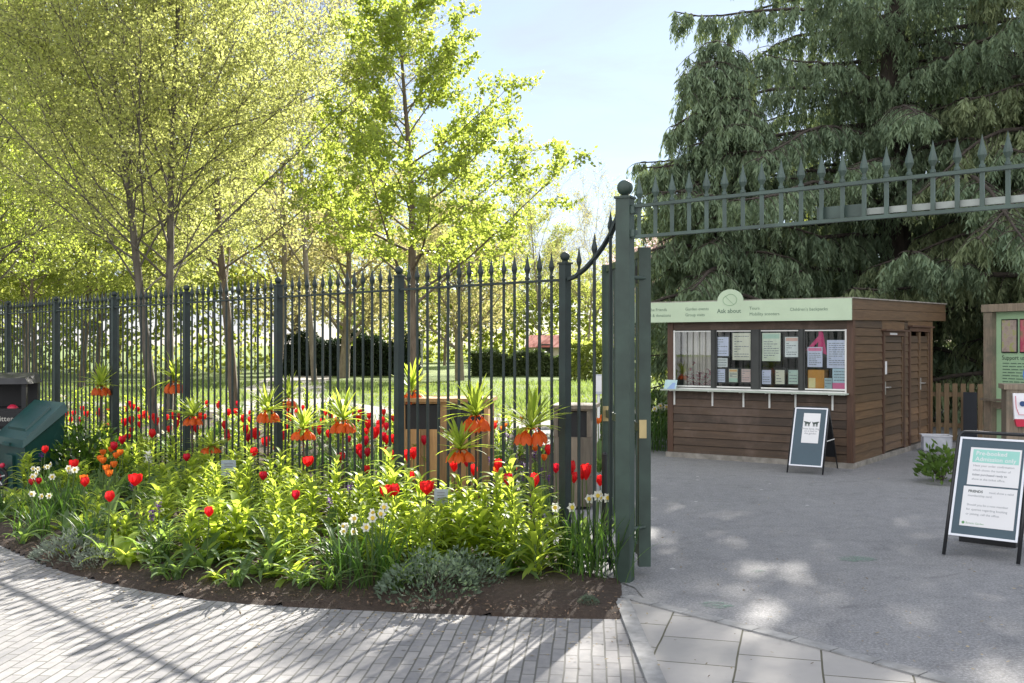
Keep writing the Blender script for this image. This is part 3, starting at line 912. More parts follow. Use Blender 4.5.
m.hexa([K(u - .03, .05, 1.56), K(u + .04, .05, 1.56), K(u + .04, .055, 1.56), K(u - .03, .055, 1.56)], [K(u - .02, .05, 1.785), K(u + .03, .05, 1.785), K(u + .03, .055, 1.785), K(u - .02, .055, 1.785)])
m.hexa([K(u + .03, .06, 1.48), K(u + .08, .06, 1.46), K(u + .08, .065, 1.46), K(u + .03, .065, 1.48)], [K(u - .01, .06, 1.76), K(u + .03, .06, 1.76), K(u + .03, .065, 1.76), K(u - .01, .065, 1.76)])
m.hexa([K(u - .19, .056, 1.52), K(u - .15, .056, 1.50), K(u - .15, .058, 1.50), K(u - .19, .058, 1.52)], [K(u - .03, .056, 1.70), K(u - .0, .056, 1.66), K(u - .0, .058, 1.66), K(u - .03, .058, 1.70)])
tag(m.build('ribbon', plain('magenta_cloth', (0.62, 0.012, 0.16), 0.6, 0, 0.15)), 'bright pink ribbon hanging behind the glass of the last kiosk window', 'ribbon')
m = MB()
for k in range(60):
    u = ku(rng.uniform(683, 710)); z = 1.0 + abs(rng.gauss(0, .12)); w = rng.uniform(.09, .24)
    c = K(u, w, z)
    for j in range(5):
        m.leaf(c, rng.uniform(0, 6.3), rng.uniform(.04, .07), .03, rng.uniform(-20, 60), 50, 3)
root = thing('tulip_reflection', 'made-up red flowers behind the first kiosk window, standing in for reflected tulips', 'reflection stand-in', K(ku(697), .16, .842))  # made-up flowers imitating the red tulips mirrored in the first pane
m.build('flower', leafmat('reflected_tulip_red', (0.25, 0.008, 0.02), (0.45, 0.02, 0.05), (0.4, 0.02, 0.04), 0.3), root)
c = K(ku(697), .16, .842); MB().lathe(c, [(.07, 0), (.10, .16), (.105, .17), (.09, .17)], 14).build('stand_in_pot', plain('stand_in_terracotta', (0.35, 0.13, 0.07), 0.8), root)  # pot made up along with the stand-in flowers
a, b = ku(669), ku(681)
lf_ = thing('leaflet_rack', 'blue and pale leaflets propped at the outer end of the kiosk counter', 'leaflets', K((a + b) / 2, -.1, .974))
m = MB(); m.hexa([K(a, -.16, .976), K(b, -.16, .976), K(b, -.155, .976), K(a, -.155, .976)], [K(a, -.11, 1.10), K(b, -.11, 1.10), K(b, -.105, 1.10), K(a, -.105, 1.10)])
s_ = m.build('sheet', plain('pale_blue_paper', (0.42, 0.58, 0.60), 0.6), lf_)
m = MB(); m.hexa([K(a + .05, -.163, .976), K(b - .02, -.163, .976), K(b - .02, -.1615, .976), K(a + .05, -.1615, .976)], [K(a + .12, -.130, 1.06), K(b - .02, -.130, 1.06), K(b - .02, -.1285, 1.06), K(a + .12, -.1285, 1.06)])
m.build('picture', blu, s_)

# ================================================================ A-boards
def aboard(fl, fr, back, rear, top, pb, pt, label, round_top, rail=False):
    """fl, fr: feet of the front frame; back: lean of its top; rear: reach of the rear legs; pb, pt: panel from / to along the leg"""
    fl, fr = Vector((*fl, 0.016)), Vector((*fr, 0.016))
    r = (fr - fl).normalized(); bk = Vector((-r.y, r.x, 0)); Wd = (fr - fl).length
    mid = (fl + fr) / 2
    root = thing('sandwich_board', label, 'A-board', tuple(mid + bk * (rear / 2)))
    upv = (bk * back + Vector((0, 0, top))); ul = upv.length; uv = upv / ul; nf = r.cross(uv)
    A = lambda s, t, o=0.0: tuple(fl + r * s + uv * t + nf * o)
    fb = lambda m, s0, s1, t0, t1, o0, o1: m.hexa([A(s0, t0, o1), A(s1, t0, o1), A(s1, t0, o0), A(s0, t0, o0)], [A(s0, t1, o1), A(s1, t1, o1), A(s1, t1, o0), A(s0, t1, o0)])
    rr = 0.014 if round_top else 0.010
    pts = [A(0, 0.012)]
    if round_top:
        rad = 0.055
        pts += [A(0, ul * .5), A(0, ul - rad)] + [A(rad - rad * math.cos(k * PI / 10), ul - rad + rad * math.sin(k * PI / 10)) for k in range(1, 6)]
        pts += [A(Wd - rad + rad * math.sin(k * PI / 10), ul - rad + rad * math.cos(k * PI / 10)) for k in range(0, 6)] + [A(Wd, ul * .5), A(Wd, 0.012)]
    else:
        rad = 0.03
        pts += [A(0, ul - rad)] + [A(rad, ul), A(Wd - rad, ul), A(Wd, ul - rad)] + [A(Wd, 0.012)]
    MB().tube(pts, rr, 8).build('front_frame', BLACK, root, smooth=True)
    fpan = MB(); fb(fpan, rr + .003, Wd - rr - .003, ul * pb, ul * pt, -.004, 0.006); pan = fpan.build('panel', POSTERGREY, root)
    m = MB(); e = 0.016
    fb(m, rr + .003, rr + .003 + e, ul * pb, ul * pt, .0062, .012); fb(m, Wd - rr - .003 - e, Wd - rr - .003, ul * pb, ul * pt, .0062, .012)
    fb(m, rr + .004 + e, Wd - rr - .004 - e, ul * pb, ul * pb + e, .0062, .012); fb(m, rr + .004 + e, Wd - rr - .004 - e, ul * pt - e, ul * pt, .0062, .012)
    m.build('panel_frame', plain('silver_frame', (0.68, 0.70, 0.74), 0.35, 0.2, 0.05), pan)
    # rear frame
    tb = bk * rear - upv; topp = upv
    B = lambda s, t: tuple(fl + r * s + upv * (1 - t) + bk * rear * t + nf * -0.012 * (1 - t))
    for s in (0.01, Wd - 0.01):
        MB().tube([B(s, 0.02), B(s, .5), B(s, .985)], rr * .9, 8).build('rear_leg', BLACK, root, smooth=True)
    m = MB(); b0, b1, b2, b3 = B(.02, 0.08), B(Wd - .02, 0.08), B(Wd - .02, .80), B(.02, .80)
    nb = bk * 0.004
    q = lambda p, sgn: tuple(Vector(p) + nb * sgn)
    m.hexa([q(b3, -1), q(b2, -1), q(b2, 1), q(b3, 1)], [q(b0, -1), q(b1, -1), q(b1, 1), q(b0, 1)])
    m.build('rear_panel', BLACK, root)
    for s in (0.0, Wd):
        m = MB(); m.tube([A(s, ul * .50, -.01), B(s, .50)], 0.006, 6); m.build('strut', WHITE if not round_top else BLACK, root)
    return root, pan, A, fb, r, uv, Wd, ul
root, pan, A, fb, r, uv, Wd, ul = aboard(G(787, 474.5), G(822.5, 477), .32, .74, .80, .115, .985, 'grey poster A-board with one white sheet, standing against the kiosk front', False)
m = MB(); fb(m, Wd * .30, Wd * .78, ul * .46, ul * .905, .0065, .0075); sh = m.build('sheet', PAPER, pan)
for k, (s, c) in enumerate((("Please keep dogs", .66), ("on a lead in", .625), ("the garden", .59))):
    text(s, .034, A(Wd * .54, ul * c, .0075), r, uv, GREYINK, sh, align='CENTER', gap=.001)
for sgn in (-1, 1):                                                   # two small dog silhouettes
    cx = Wd * .54 + sgn * .052
    m = MB(); M2 = lambda x, y: A(cx + x * sgn, ul * .745 + y, .0085)
    m.add([M2(-.035, 0), M2(.02, 0), M2(.036, .022), M2(.044, .018), M2(.04, .032), M2(.02, .03), M2(-.03, .02), M2(-.046, .032)], [(0, 1, 2, 3, 4, 5, 6, 7)] if sgn > 0 else [(7, 6, 5, 4, 3, 2, 1, 0)])
    for x in (-.03, -.018, .006, .018): m.add([M2(x, -.034), M2(x + .007, -.034), M2(x + .009, .004), M2(x - .002, .004)], [(0, 1, 2, 3)])
    m.build('picture', INK, sh)
root, pan, A, fb, r, uv, Wd, ul = aboard(G(943.5, 558), G(1018, 568), .38, .76, .905, .165, .955, 'black framed A-board on open asphalt with a teal headed notice above another white notice', True)
m = MB(); fb(m, Wd * .20, Wd * .90, ul * .575, ul * .875, .0065, .0075); s1 = m.build('sheet', PAPER, pan)
m = MB(); fb(m, Wd * .24, Wd * .875, ul * .755, ul * .86, .0076, .0082); m.build('heading_band', TEAL, s1)
text('Pre-booked', .046, A(Wd * .28, ul * .815, .0083), r, uv, PAPER, s1, gap=.0005, bold=.0005)
text('Admission only', .046, A(Wd * .28, ul * .768, .0083), r, uv, PAPER, s1, gap=.0005, bold=.0005)
for k, (s, bo) in enumerate((('Have your order confirmation', 0), ('which shows the number of', 0), ('ticket purchased ready to', .0004), ('show at the ticket office.', 0))):
    text(s, .0235, A(Wd * .26, ul * (.722 - .036 * k), .0076), r, uv, GREYINK, s1, gap=.0005, bold=bo)
m = MB(); fb(m, Wd * .165, Wd * .895, ul * .25, ul * .562, .0065, .0075); s2 = m.build('sheet', PAPER, pan)
text('FRIENDS', .027, A(Wd * .235, ul * .515, .0076), r, uv, INK, s2, gap=.0005, bold=.0008)
text('must show a valid', .0235, A(Wd * .52, ul * .515, .0076), r, uv, GREYINK, s2, gap=.0005)
for k, s in enumerate(('membership card.', '', 'Should you be a new member', 'for queries regarding booking', 'or joining, call the office.')):
    if s: text(s, .0238, A(Wd * .235, ul * (.482 - .036 * k), .0076), r, uv, GREYINK, s2, gap=.0005)
text('Botanic Garden', .02, A(Wd * .25, ul * .268, .0076), r, uv, plain('logo_green', (0.12, 0.30, 0.12), 0.6), s2, gap=.0005)
m = MB(); c0 = A(Wd * .215, ul * .275, .0082); m.add([A(Wd * .215 + .011 * math.cos(k * PI / 5), ul * .275 + .011 * math.sin(k * PI / 5), .0082) for k in range(10)], [tuple(range(10))])
m.build('emblem', MATS['logo_green'], s2)
MB().box((3.78, 7.93, 0.05), (0.42, 0.10, 0.065), math.atan2(r.y, r.x)).build('ballast_bar', BLACK, root)

# ================================================================ noticeboard corner on the far side
nb0 = Vector((6.63, 14.0)); nd = Vector((0.40, -1.0)).normalized(); nn2 = Vector((nd.y, -nd.x)) * -1
nn2 = Vector((-0.93, -0.37))                                          # faces the court
NB = lambda a, b, z: (nb0.x + nd.x * a - nn2.x * b, nb0.y + nd.y * a - nn2.y * b, z)
board = thing('noticeboard', 'pale green noticeboard in a weathered timber frame, headed Support us', 'noticeboard', NB(.7, 0, 0))
for a in (0.0, 1.62):
    MB().fbox(NB, a, a + .14, -.04, .12, 0, 2.04).build('post', WEATHERED, board)
MB().fbox(NB, -.02, 1.80, -.06, .14, 2.045, 2.15).build('top_beam', WEATHERED, board)
MB().fbox(NB, .142, 1.618, -.02, .09, .72, .80).build('bottom_rail', WEATHERED, board)
pn = MB().fbox(NB, .142, 1.618, .045, .07, .802, 2.043).build('panel', plain('noticeboard_green', (0.36, 0.54, 0.33), 0.5, 0, 0.05), board)
def photo(a0, a1, c1, c2, c3):
    fr_ = MB().fbox(NB, a0, a1, .030, .044, 1.48, 1.94).build('picture_frame', BLACK, pn)
    m_, nt, b, o = nodes('garden_photo')
    n = noise(nt, 9, 4, .6)
    nt.links.new(ramp(nt, n, [(.35, c1), (.5, c2), (.65, c3)]), b.inputs['Base Color']); b.inputs['Roughness'].default_value = .3
    MB().fbox(NB, a0 + .012, a1 - .012, .026, .0295, 1.495, 1.925).build('photo', m_, fr_)
photo(.24, .50, (.30, .24, .20), (.42, .34, .30), (.35, .40, .10))
photo(.54, .86, (.45, .07, .13), (.55, .16, .18), (.25, .22, .12))
photo(.90, 1.22, (.30, .34, .16), (.45, .40, .2), (.5, .2, .3))
ND3 = Vector((nd.x, nd.y, 0))
text('Support us', .085, NB(.24, .044, 1.385), ND3, Z3, INK, pn, gap=.003)
m = MB()
for k in range(11):
    z = 1.33 - k * .042; a = .25
    while a < 1.15:
        l = rng.uniform(.04, .13); m.fbox(NB, a, a + l, .042, .0445, z, z + .012); a += l + .02
m.build('print', plain('sign_print', (0.10, 0.17, 0.12), 0.6, 0, 0.0), pn)
MB().fbox(NB, .05, .60, -.16, -.062, .82, .85).build('leaflet_shelf', GREYWOOD, board)
MB().fbox(NB, .142, 1.618, .05, .08, .25, .70).build('lower_panel', MATS['noticeboard_green'], board)

st = Vector((5.86, 11.85))
ST = lambda a, b, z: (st.x + .93 * a + .3 * b, st.y - .3 * a + .93 * b, z)
stand = thing('timber_stand', 'squat weathered timber stand holding the hand sanitiser, near the noticeboard', 'stand', ST(.3, .1, 0.016))
m = MB()
for k in range(5):
    m.fbox(ST, .13 * k, .13 * k + .126, 0, .03, 0.03, 1.06)
m.build('front_boards', WEATHERED, stand)
MB().fbox(ST, 0.0, .65, .032, .40, 0.03, 1.055).build('body', GREYWOOD, stand)
MB().fbox(ST, -.03, .68, -.03, .43, 1.062, 1.12).build('top', WEATHERED, stand)
sz = thing('sanitiser_dispenser', 'white hand sanitiser dispenser with a red base, fixed to the timber stand', 'dispenser', ST(.15, -.02, .62))
m = MB(); m.hexa([ST(.075, -.09, .72), ST(.245, -.09, .72), ST(.245, -.004, .70), ST(.075, -.004, .70)], [ST(.06, -.07, 1.02), ST(.26, -.07, 1.02), ST(.26, -.004, 1.02), ST(.06, -.004, 1.02)])
body = m.build('body', plain('white_plastic', (0.78, 0.78, 0.80), 0.3, 0, 0.02), sz)
m = MB(); m.hexa([ST(.10, -.09, .63), ST(.22, -.09, .63), ST(.22, -.004, .63), ST(.10, -.004, .63)], [ST(.08, -.095, .718), ST(.24, -.095, .718), ST(.24, -.004, .698), ST(.08, -.004, .698)])
m.build('drip_tray', REDPL, sz)
m = MB(); m.tube([ST(.085, -.088, .99), ST(.09, -.098, .86), ST(.12, -.103, .77), ST(.20, -.103, .77), ST(.23, -.098, .86), ST(.235, -.088, .99)], .004, 5); m.build('outline', REDPL, body)
m = MB(); cc = ST(.16, -.094, .90); m.add([ST(.16 + .032 * math.cos(k * PI / 8), -.094 + .0035 * 0, .90 + .032 * math.sin(k * PI / 8)) for k in range(16)], [tuple(range(16))]); m.build('emblem', plain('navy_print', (0.02, 0.06, 0.18), 0.5), body)
root = thing('round_sign', 'blue round sign standing on top of the timber stand', 'sign', ST(.36, .05, 1.12))
pl = MB(); ring = [ST(.36 + .17 * math.cos(k * PI / 16), .05, 1.24 + .17 * math.sin(k * PI / 16)) for k in range(32)]; ring2 = [ST(.36 + .17 * math.cos(k * PI / 16), .07, 1.24 + .17 * math.sin(k * PI / 16)) for k in range(32)]
pl.v = ring + ring2; pl.f = [tuple(range(32)), tuple(range(63, 31, -1))] + [((k + 1) % 32, k, 32 + k, 32 + (k + 1) % 32) for k in range(32)]
dsc = pl.build('disc', plain('blue_sign', (0.05, 0.17, 0.62), 0.4, 0, 0.04), root)
text('here', .085, ST(.27, .05, 1.18), (.93, -.3, 0), Z3, PAPER, dsc, gap=.003)

# picket fence, storage box, slate, small shrub behind the kiosk corner
pa, pb = Vector((6.55, 16.3)), Vector((7.7, 15.0))
pa, pb = Vector((6.86, 16.4)), Vector((7.62, 15.9))
pf = thing('picket_fence', 'low weathered picket fence joining the kiosk corner to the noticeboard', 'fence', (*((pa + pb) / 2), 0))
dd = (pb - pa).normalized(); an = math.atan2(dd.y, dd.x); k = 0
while k * .125 < (pb - pa).length + .2:
    q = pa + dd * (k * .125)
    m = MB(); m.box((q.x, q.y, .50), (.072, .02, .92), an)
    m.build('picket', PICKET, pf); k += 1
for z in (.28, .78):
    c = pa + dd * .45; c += Vector((-dd.y, dd.x)) * .03
    MB().box((c.x, c.y, z), (1.15, .035, .07), an).build('rail', PICKET, pf)
q = pa + dd * .62 - Vector((-dd.y, dd.x)) * .12
tag(MB().box((q.x, q.y, .42), (.20, .04, .82), an).build('slate_panel', plain('slate', (0.02, 0.024, 0.032), 0.6, 0, 0.15)), 'dark slate panel leaning on the picket fence next to the noticeboard', 'panel')
bx = Vector((6.06, 14.75)); BX = lambda a, b, z: (bx.x + .97 * a + .24 * b, bx.y - .24 * a + .97 * b, z)
box = thing('storage_box', 'clear plastic storage box with white and blue things inside, by the picket fence', 'box', BX(.2, .14, 0.016))
m_, nt, b, o = nodes('clear_plastic'); nt.nodes.remove(b)
tr = nt.nodes.new('ShaderNodeBsdfTransparent'); tr.inputs[0].default_value = (.9, .92, .95, 1); df = nt.nodes.new('ShaderNodeBsdfPrincipled'); df.inputs['Base Color'].default_value = (.8, .82, .86, 1); df.inputs['Roughness'].default_value = .25
ms = nt.nodes.new('ShaderNodeMixShader'); ms.inputs[0].default_value = .42; nt.links.new(tr.outputs[0], ms.inputs[1]); nt.links.new(df.outputs[0], ms.inputs[2]); nt.links.new(ms.outputs[0], o.inputs[0])
m = MB()
for (a0, a1, b0, b1) in ((0, .4, 0, .006), (0, .4, .27, .276), (0, .006, .007, .269), (.394, .4, .007, .269)):
    m.fbox(BX, a0 + .012, a1 - .012 if a1 > .2 else a1 + .012, b0, b1, .03, .24)
m.fbox(BX, .02, .38, .008, .268, .022, .028)
m.build('tub', m_, box)
m = MB(); m.fbox(BX, -.01, .41, -.012, .004, .240, .256); m.fbox(BX, -.01, .41, .272, .288, .240, .256); m.fbox(BX, -.01, .006, .005, .271, .240, .256); m.fbox(BX, .394, .41, .005, .271, .240, .256)
m.build('rim', plain('frosted_rim', (0.72, 0.74, 0.78), 0.3), box)
m = MB(); m.ball(BX(.26, .12, .13), .085, 10, 7); tag(m.build('cloth_bundle', WHITE, smooth=True), 'crumpled white bundle inside the clear storage box', 'bundle')
m = MB(); m.ball(BX(.12, .10, .07), .05, 10, 7); m.ball(BX(.2, .07, .06), .04, 10, 7); tag(m.build('cloth_bundle', plain('lilac_cloth', (0.35, 0.34, 0.62), 0.7), smooth=True), 'small lilac bundle at the bottom of the clear storage box', 'bundle')

# ================================================================ litter bin, grit bin, pushchair on the far pavement
lb = Vector((-5.86, 11.4)); LB = lambda a, b, z: (lb.x + .985 * a - .17 * b, lb.y + .17 * a + .985 * b, z)
lit = thing('litter_bin', 'black litter bin with a canopy, a slot and a red bag showing in its opening', 'litter bin', LB(0, .25, 0.008))
MB().fbox(LB, -.30, .30, 0, .50, .03, .86).build('body', BLACKPL, lit)
for a0, b0 in ((-.30, 0), (.25, 0), (-.30, .44), (.25, .44)):
    MB().fbox(LB, a0, a0 + .05, b0, b0 + .06, .862, 1.14).build('hood_post', BLACKPL, lit)
MB().fbox(LB, -.249, .249, .45, .49, .862, 1.14).build('hood_back', BLACKPL, lit)
m = MB(); m.hexa([LB(-.33, -.04, 1.142), LB(.33, -.04, 1.142), LB(.33, .54, 1.142), LB(-.33, .54, 1.142)], [LB(-.29, .02, 1.21), LB(.29, .02, 1.21), LB(.29, .48, 1.26), LB(-.29, .48, 1.26)])
m.build('canopy', plain('dusty_black', (0.022, 0.022, 0.022), 0.6, 0, 0.4, 6), lit)
m = MB(); m.fbox(LB, -.305, .305, -.02, -.002, .66, .83); bandp = m.build('front_band', BLACKPL, lit)
text('Litter', .085, LB(-.02, -.02, .72), (.985, .17, 0), Z3, plain('pale_print', (0.5, 0.48, 0.42), 0.6), bandp, gap=.003)
MB().fbox(LB, -.3, .3, -.012, -.001, .595, .625).build('trim_strip', plain('pale_trim', (0.45, 0.43, 0.4), 0.5), lit)
m = MB(); m.ball(LB(.12, .12, .84), .065, 10, 7); tag(m.build('bin_bag', REDPL, smooth=True), 'red bag bulging in the opening of the black litter bin', 'bag')
gb = Vector((-5.45, 10.86))
GB = lambda a, b, z: (gb.x + .72 * a + .70 * b, gb.y - .70 * a + .72 * b, z)
grit = thing('grit_bin', 'dark green plastic grit bin with a sloping hinged lid, beside the litter bin', 'grit bin', GB(0, .21, 0.008))
m = MB()
W0, W1, D1 = .36, .42, .42
b4 = [(-W0, .04), (W0, .04), (W0, D1 - .04), (-W0, D1 - .04)]
m.hexa([GB(*p, .012) for p in b4], [GB(-W1, 0, .52), GB(W1, 0, .52), GB(W1, D1, .86), GB(-W1, D1, .86)])
tub = m.build('tub', BINGREEN, grit)
m = MB(); m.hexa([GB(-.10, -.004, .02), GB(.10, -.004, .02), GB(.10, .06, .02), GB(-.10, .06, .02)], [GB(-.12, -.022, .40), GB(.12, -.022, .40), GB(.12, .03, .40), GB(-.12, .03, .40)]); m.build('foot_recess', BINGREEN, tub)
m = MB()
m.hexa([GB(-.445, -.03, .50), GB(.445, -.03, .50), GB(.445, D1 + .02, .875), GB(-.445, D1 + .02, .875)], [GB(-.42, -.015, .585), GB(.42, -.015, .585), GB(.42, D1 - .01, .965), GB(-.42, D1 - .01, .965)])
lid = m.build('lid', BINGREEN, grit)
m = MB(); m.hexa([GB(-.26, .07, .655), GB(.26, .07, .655), GB(.26, .33, .889), GB(-.26, .33, .889)], [GB(-.25, .065, .690), GB(.25, .065, .690), GB(.25, .32, .918), GB(-.25, .32, .918)]); m.build('lid_rib', BINGREEN, lid)
m = MB(); m.hexa([GB(-.10, -.05, .50), GB(.10, -.05, .50), GB(.10, -.028, .50), GB(-.10, -.028, .50)], [GB(-.10, -.045, .535), GB(.10, -.045, .535), GB(.10, -.016, .54), GB(-.10, -.016, .54)]); m.build('lid_handle', BINGREEN, lid)

wc = Vector(G(-3, 491)); 
push = thing('pushchair', 'pushchair with black tyres and red hubs, only its front wheel in view past the bed', 'pushchair', (wc.x - .3, wc.y, .008))
def wheel(x, y, r):
    rim = MB()
    n = 20; base = []
    for k in range(n):
        t = 2 * PI * k / n
        base.append((x + (r - .022) * math.cos(t), y, r + .008 + (r - .022) * math.sin(t)))
    tyre = MB().tube(base + [base[0]], .022, 8, False).build('tyre', BLACKPL, push, smooth=True)
    m = MB()
    for k in range(5):
        t = 2 * PI * k / 5 + .3; m.tube([(x, y, r + .008), (x + (r - .03) * math.cos(t), y, r + .008 + (r - .03) * math.sin(t))], .009, 6)
    m.build('rim', STEEL, tyre)
    m = MB(); m.tube([(x, y - .035, r + .008), (x, y + .035, r + .008)], .04, 12); m.build('hub', REDPL, tyre)
wheel(wc.x, wc.y, .135); wheel(wc.x - .75, wc.y - .22, .15); wheel(wc.x - .75, wc.y + .26, .15)
m = MB(); m.tube([(wc.x, wc.y - .05, .143), (wc.x - .06, wc.y - .05, .30), (wc.x - .55, wc.y, .62), (wc.x - 1.0, wc.y, 1.02)], .014, 8); m.tube([(wc.x - .75, wc.y - .22, .158), (wc.x - .35, wc.y - .12, .50)], .014, 8); m.tube([(wc.x - .75, wc.y + .26, .158), (wc.x - .35, wc.y + .12, .50)], .014, 8)
m.build('frame', BLACKPL, push, smooth=True)
m = MB(); m.hexa([(wc.x - .85, wc.y - .18, .45), (wc.x - .30, wc.y - .18, .40), (wc.x - .30, wc.y + .18, .40), (wc.x - .85, wc.y + .18, .45)], [(wc.x - .95, wc.y - .2, .95), (wc.x - .32, wc.y - .2, .50), (wc.x - .32, wc.y + .2, .50), (wc.x - .95, wc.y + .2, .95)]); m.build('seat', plain('navy_cloth', (0.03, 0.04, 0.07), 0.8), push)
MB().ball((wc.x + .085, wc.y - .05, .285), .028, 10, 7).build('reflector', REDPL, push, smooth=True)

# ================================================================ timber bins, sign post and labels behind / in the bed
def timber_bin(c, w, d, h, mat, label, slots, ang=0.0):
    cr, sr = math.cos(ang), math.sin(ang)
    T = lambda a, b, z: (c[0] + a * cr - b * sr, c[1] + a * sr + b * cr, z)
    root = thing('timber_bin', label, 'litter bin', T(0, d / 2, 0.01))
    m = MB(); n = max(3, int(w / .095)); s = w / n
    for k in range(n):
        a0 = -w / 2 + s * k
        m.fbox(T, a0 + .002, a0 + s - .002, 0, .025, .05, h - .30)
        m.fbox(T, a0 + .002, a0 + s - .002, d - .025, d, .05, h - .04)
    nd_ = max(3, int(d / .095)); s = (d - .054) / nd_
    for k in range(nd_):
        b0 = .027 + s * k
        for a0 in (-w / 2, w / 2 - .025): m.fbox(T, a0, a0 + .025, b0 + .002, b0 + s - .002, .05, h - .04)
    m.build('boarded_body', mat, root)
    m = MB(); xs = [-w / 2]; sw = w / slots
    for k in range(slots + 1):
        a = -w / 2 + sw * k; m.fbox(T, max(-w / 2, a - .04), min(w / 2, a + .04), 0, .024, h - .298, h - .05)
    m.fbox(T, -w / 2, w / 2, 0, .024, h - .049, h - .032)
    m.build('slot_surround', mat, root)
    MB().fbox(T, -w / 2 + .03, w / 2 - .03, .03, d - .03, .03, h - .06).build('liner', BLACKPL, root)
    MB().fbox(T, -w / 2 - .03, w / 2 + .03, -.03, d + .02, h - .03, h + .005).build('top', mat, root)
timber_bin((-0.66, 9.75), 0.86, .5, 1.065, PINE, 'wide orange brown timber bin with two openings, behind the railing', 2, R(-6))
timber_bin((0.575, 9.55), 0.36, .45, 1.01, GREYWOOD, 'narrow grey brown timber bin with one opening, behind the railing near the gate', 1, R(-12))
p = P(600, 455, 14.2)
sp = thing('post_sign', 'small white information sign on a thin pale post, beside the lawn beyond the gate', 'sign', (p[0], p[1], 0.016))
MB().tube([(p[0] - .02, p[1], 0), (p[0] - .02, p[1], 1.02)], .022, 8).build('post', WHITE, sp)
pl_ = MB().box((p[0], p[1] - .03, 1.03), (.155, .012, .28)).build('plate', plain('grey_plate', (0.5, 0.52, 0.56), 0.4), sp)
MB().box((p[0], p[1] - .038, 1.035), (.12, .003, .22)).build('sheet', PAPER, pl_)
LAB = plain('label_aluminium', (0.36, 0.41, 0.47), 0.35, 0.2, 0.05)
for (u, v, Y, w, h, lab) in ((228.5, 468, 9.75, .14, .155, 'white plant label leaning among yellow green leaves in front of the railing'), (441, 497, 7.25, .10, .115, 'pale plant label standing beside the tall fritillary near the railing middle')):
    x, y, z = P(u, v, Y)
    root = thing('plant_label', lab, 'plant label', (x, y, .08))
    MB().box((x, y, z), (w, .006, h), R(6)).build('plate', LAB, root)
    MB().box((x, y + .006, (z + .06) / 2), (.016, .006, z - .06), R(6)).build('stake', LAB, root)
    m = MB()
    for k in range(4): m.box((x, y - .0045, z + h * (.28 - .17 * k)), (w * rng.uniform(.4, .7), .002, .006), R(6))
    m.build('print', GREYINK, root)
# faded green paint marks on the asphalt
GP, nt, b, o = nodes('faded_green_paint')
b.inputs['Base Color'].default_value = (0.20, 0.29, 0.235, 1); b.inputs['Roughness'].default_value = .9
tr = nt.nodes.new('ShaderNodeBsdfTransparent'); ms = nt.nodes.new('ShaderNodeMixShader')
nt.links.new(ramp(nt, noise(nt, 22, 6, .75), [(.42, (0, 0, 0)), (.62, (.85, .85, .85))]), ms.inputs[0]); nt.links.new(tr.outputs[0], ms.inputs[1]); nt.links.new(b.outputs[0], ms.inputs[2]); nt.links.new(ms.outputs[0], o.inputs[0])
for (u, v, r1) in ((857, 561.5, .13), (716, 608, .10), (758, 574, .05)):
    x, y = G(u, v)
    mm = [(x + r1 * (1 + .25 * math.sin(3 * k)) * math.cos(k * PI / 8), y + r1 * .8 * math.sin(k * PI / 8)) for k in range(16)]
    sheet('painted_mark', mm, 0.020, GP)
# ================================================================ bed plants
L_YG = leafmat('lily_leaf', (0.105, 0.165, 0.028), (0.21, 0.275, 0.052), (0.66, 0.80, 0.09), 0.54, 0.48, 0.28, 3)
L_GR = leafmat('tulip_leaf', (0.055, 0.105, 0.045), (0.10, 0.16, 0.065), (0.34, 0.50, 0.09), 0.48, 0.5, 0.3, 3)
L_DK = leafmat('narcissus_leaf', (0.028, 0.07, 0.022), (0.06, 0.12, 0.03), (0.13, 0.26, 0.03), 0.4, 0.4, 0.4, 3)
L_SV = leafmat('silver_leaf', (0.13, 0.165, 0.13), (0.25, 0.28, 0.23), (0.16, 0.2, 0.12), 0.25, 0.75, 0.2, 3)
L_LV = leafmat('sage_leaf', (0.075, 0.115, 0.075), (0.145, 0.19, 0.135), (0.12, 0.18, 0.08), 0.25, 0.7, 0.2, 3)
L_SH = leafmat('glossy_leaf', (0.02, 0.055, 0.014), (0.055, 0.11, 0.022), (0.14, 0.26, 0.02), 0.35, 0.3, 0.5, 3)
STEM = leafmat('green_stem', (0.07, 0.12, 0.03), (0.11, 0.16, 0.04), (0.1, 0.16, 0.03), 0.2, 0.5)
PSTEM = leafmat('purple_stem', (0.05, 0.03, 0.03), (0.075, 0.05, 0.04), (0.08, 0.05, 0.03), 0.1, 0.5)
RED = leafmat('red_petal', (0.58, 0.010, 0.014), (0.72, 0.020, 0.024), (0.90, 0.025, 0.025), 0.45, 0.4, 0.35, 20)
CRIM = leafmat('crimson_petal', (0.42, 0.006, 0.02), (0.56, 0.010, 0.035), (0.68, 0.010, 0.03), 0.4, 0.4, 0.35, 20)
ORA = leafmat('orange_petal', (0.62, 0.10, 0.012), (0.75, 0.19, 0.03), (0.85, 0.24, 0.03), 0.45, 0.45, 0.3, 20)
BELL = leafmat('bell_petal', (0.58, 0.085, 0.010), (0.72, 0.15, 0.022), (0.90, 0.20, 0.02), 0.45, 0.4, 0.3, 20)
WHT = leafmat('white_petal', (0.70, 0.70, 0.64), (0.80, 0.80, 0.74), (0.7, 0.72, 0.6), 0.35, 0.6, 0.2, 20)
YEL = leafmat('yellow_cup', (0.70, 0.48, 0.03), (0.8, 0.6, 0.08), (0.7, 0.5, 0.05), 0.3, 0.6)
PUR = leafmat('purple_petal', (0.08, 0.015, 0.16), (0.16, 0.04, 0.26), (0.2, 0.04, 0.35), 0.35, 0.5)

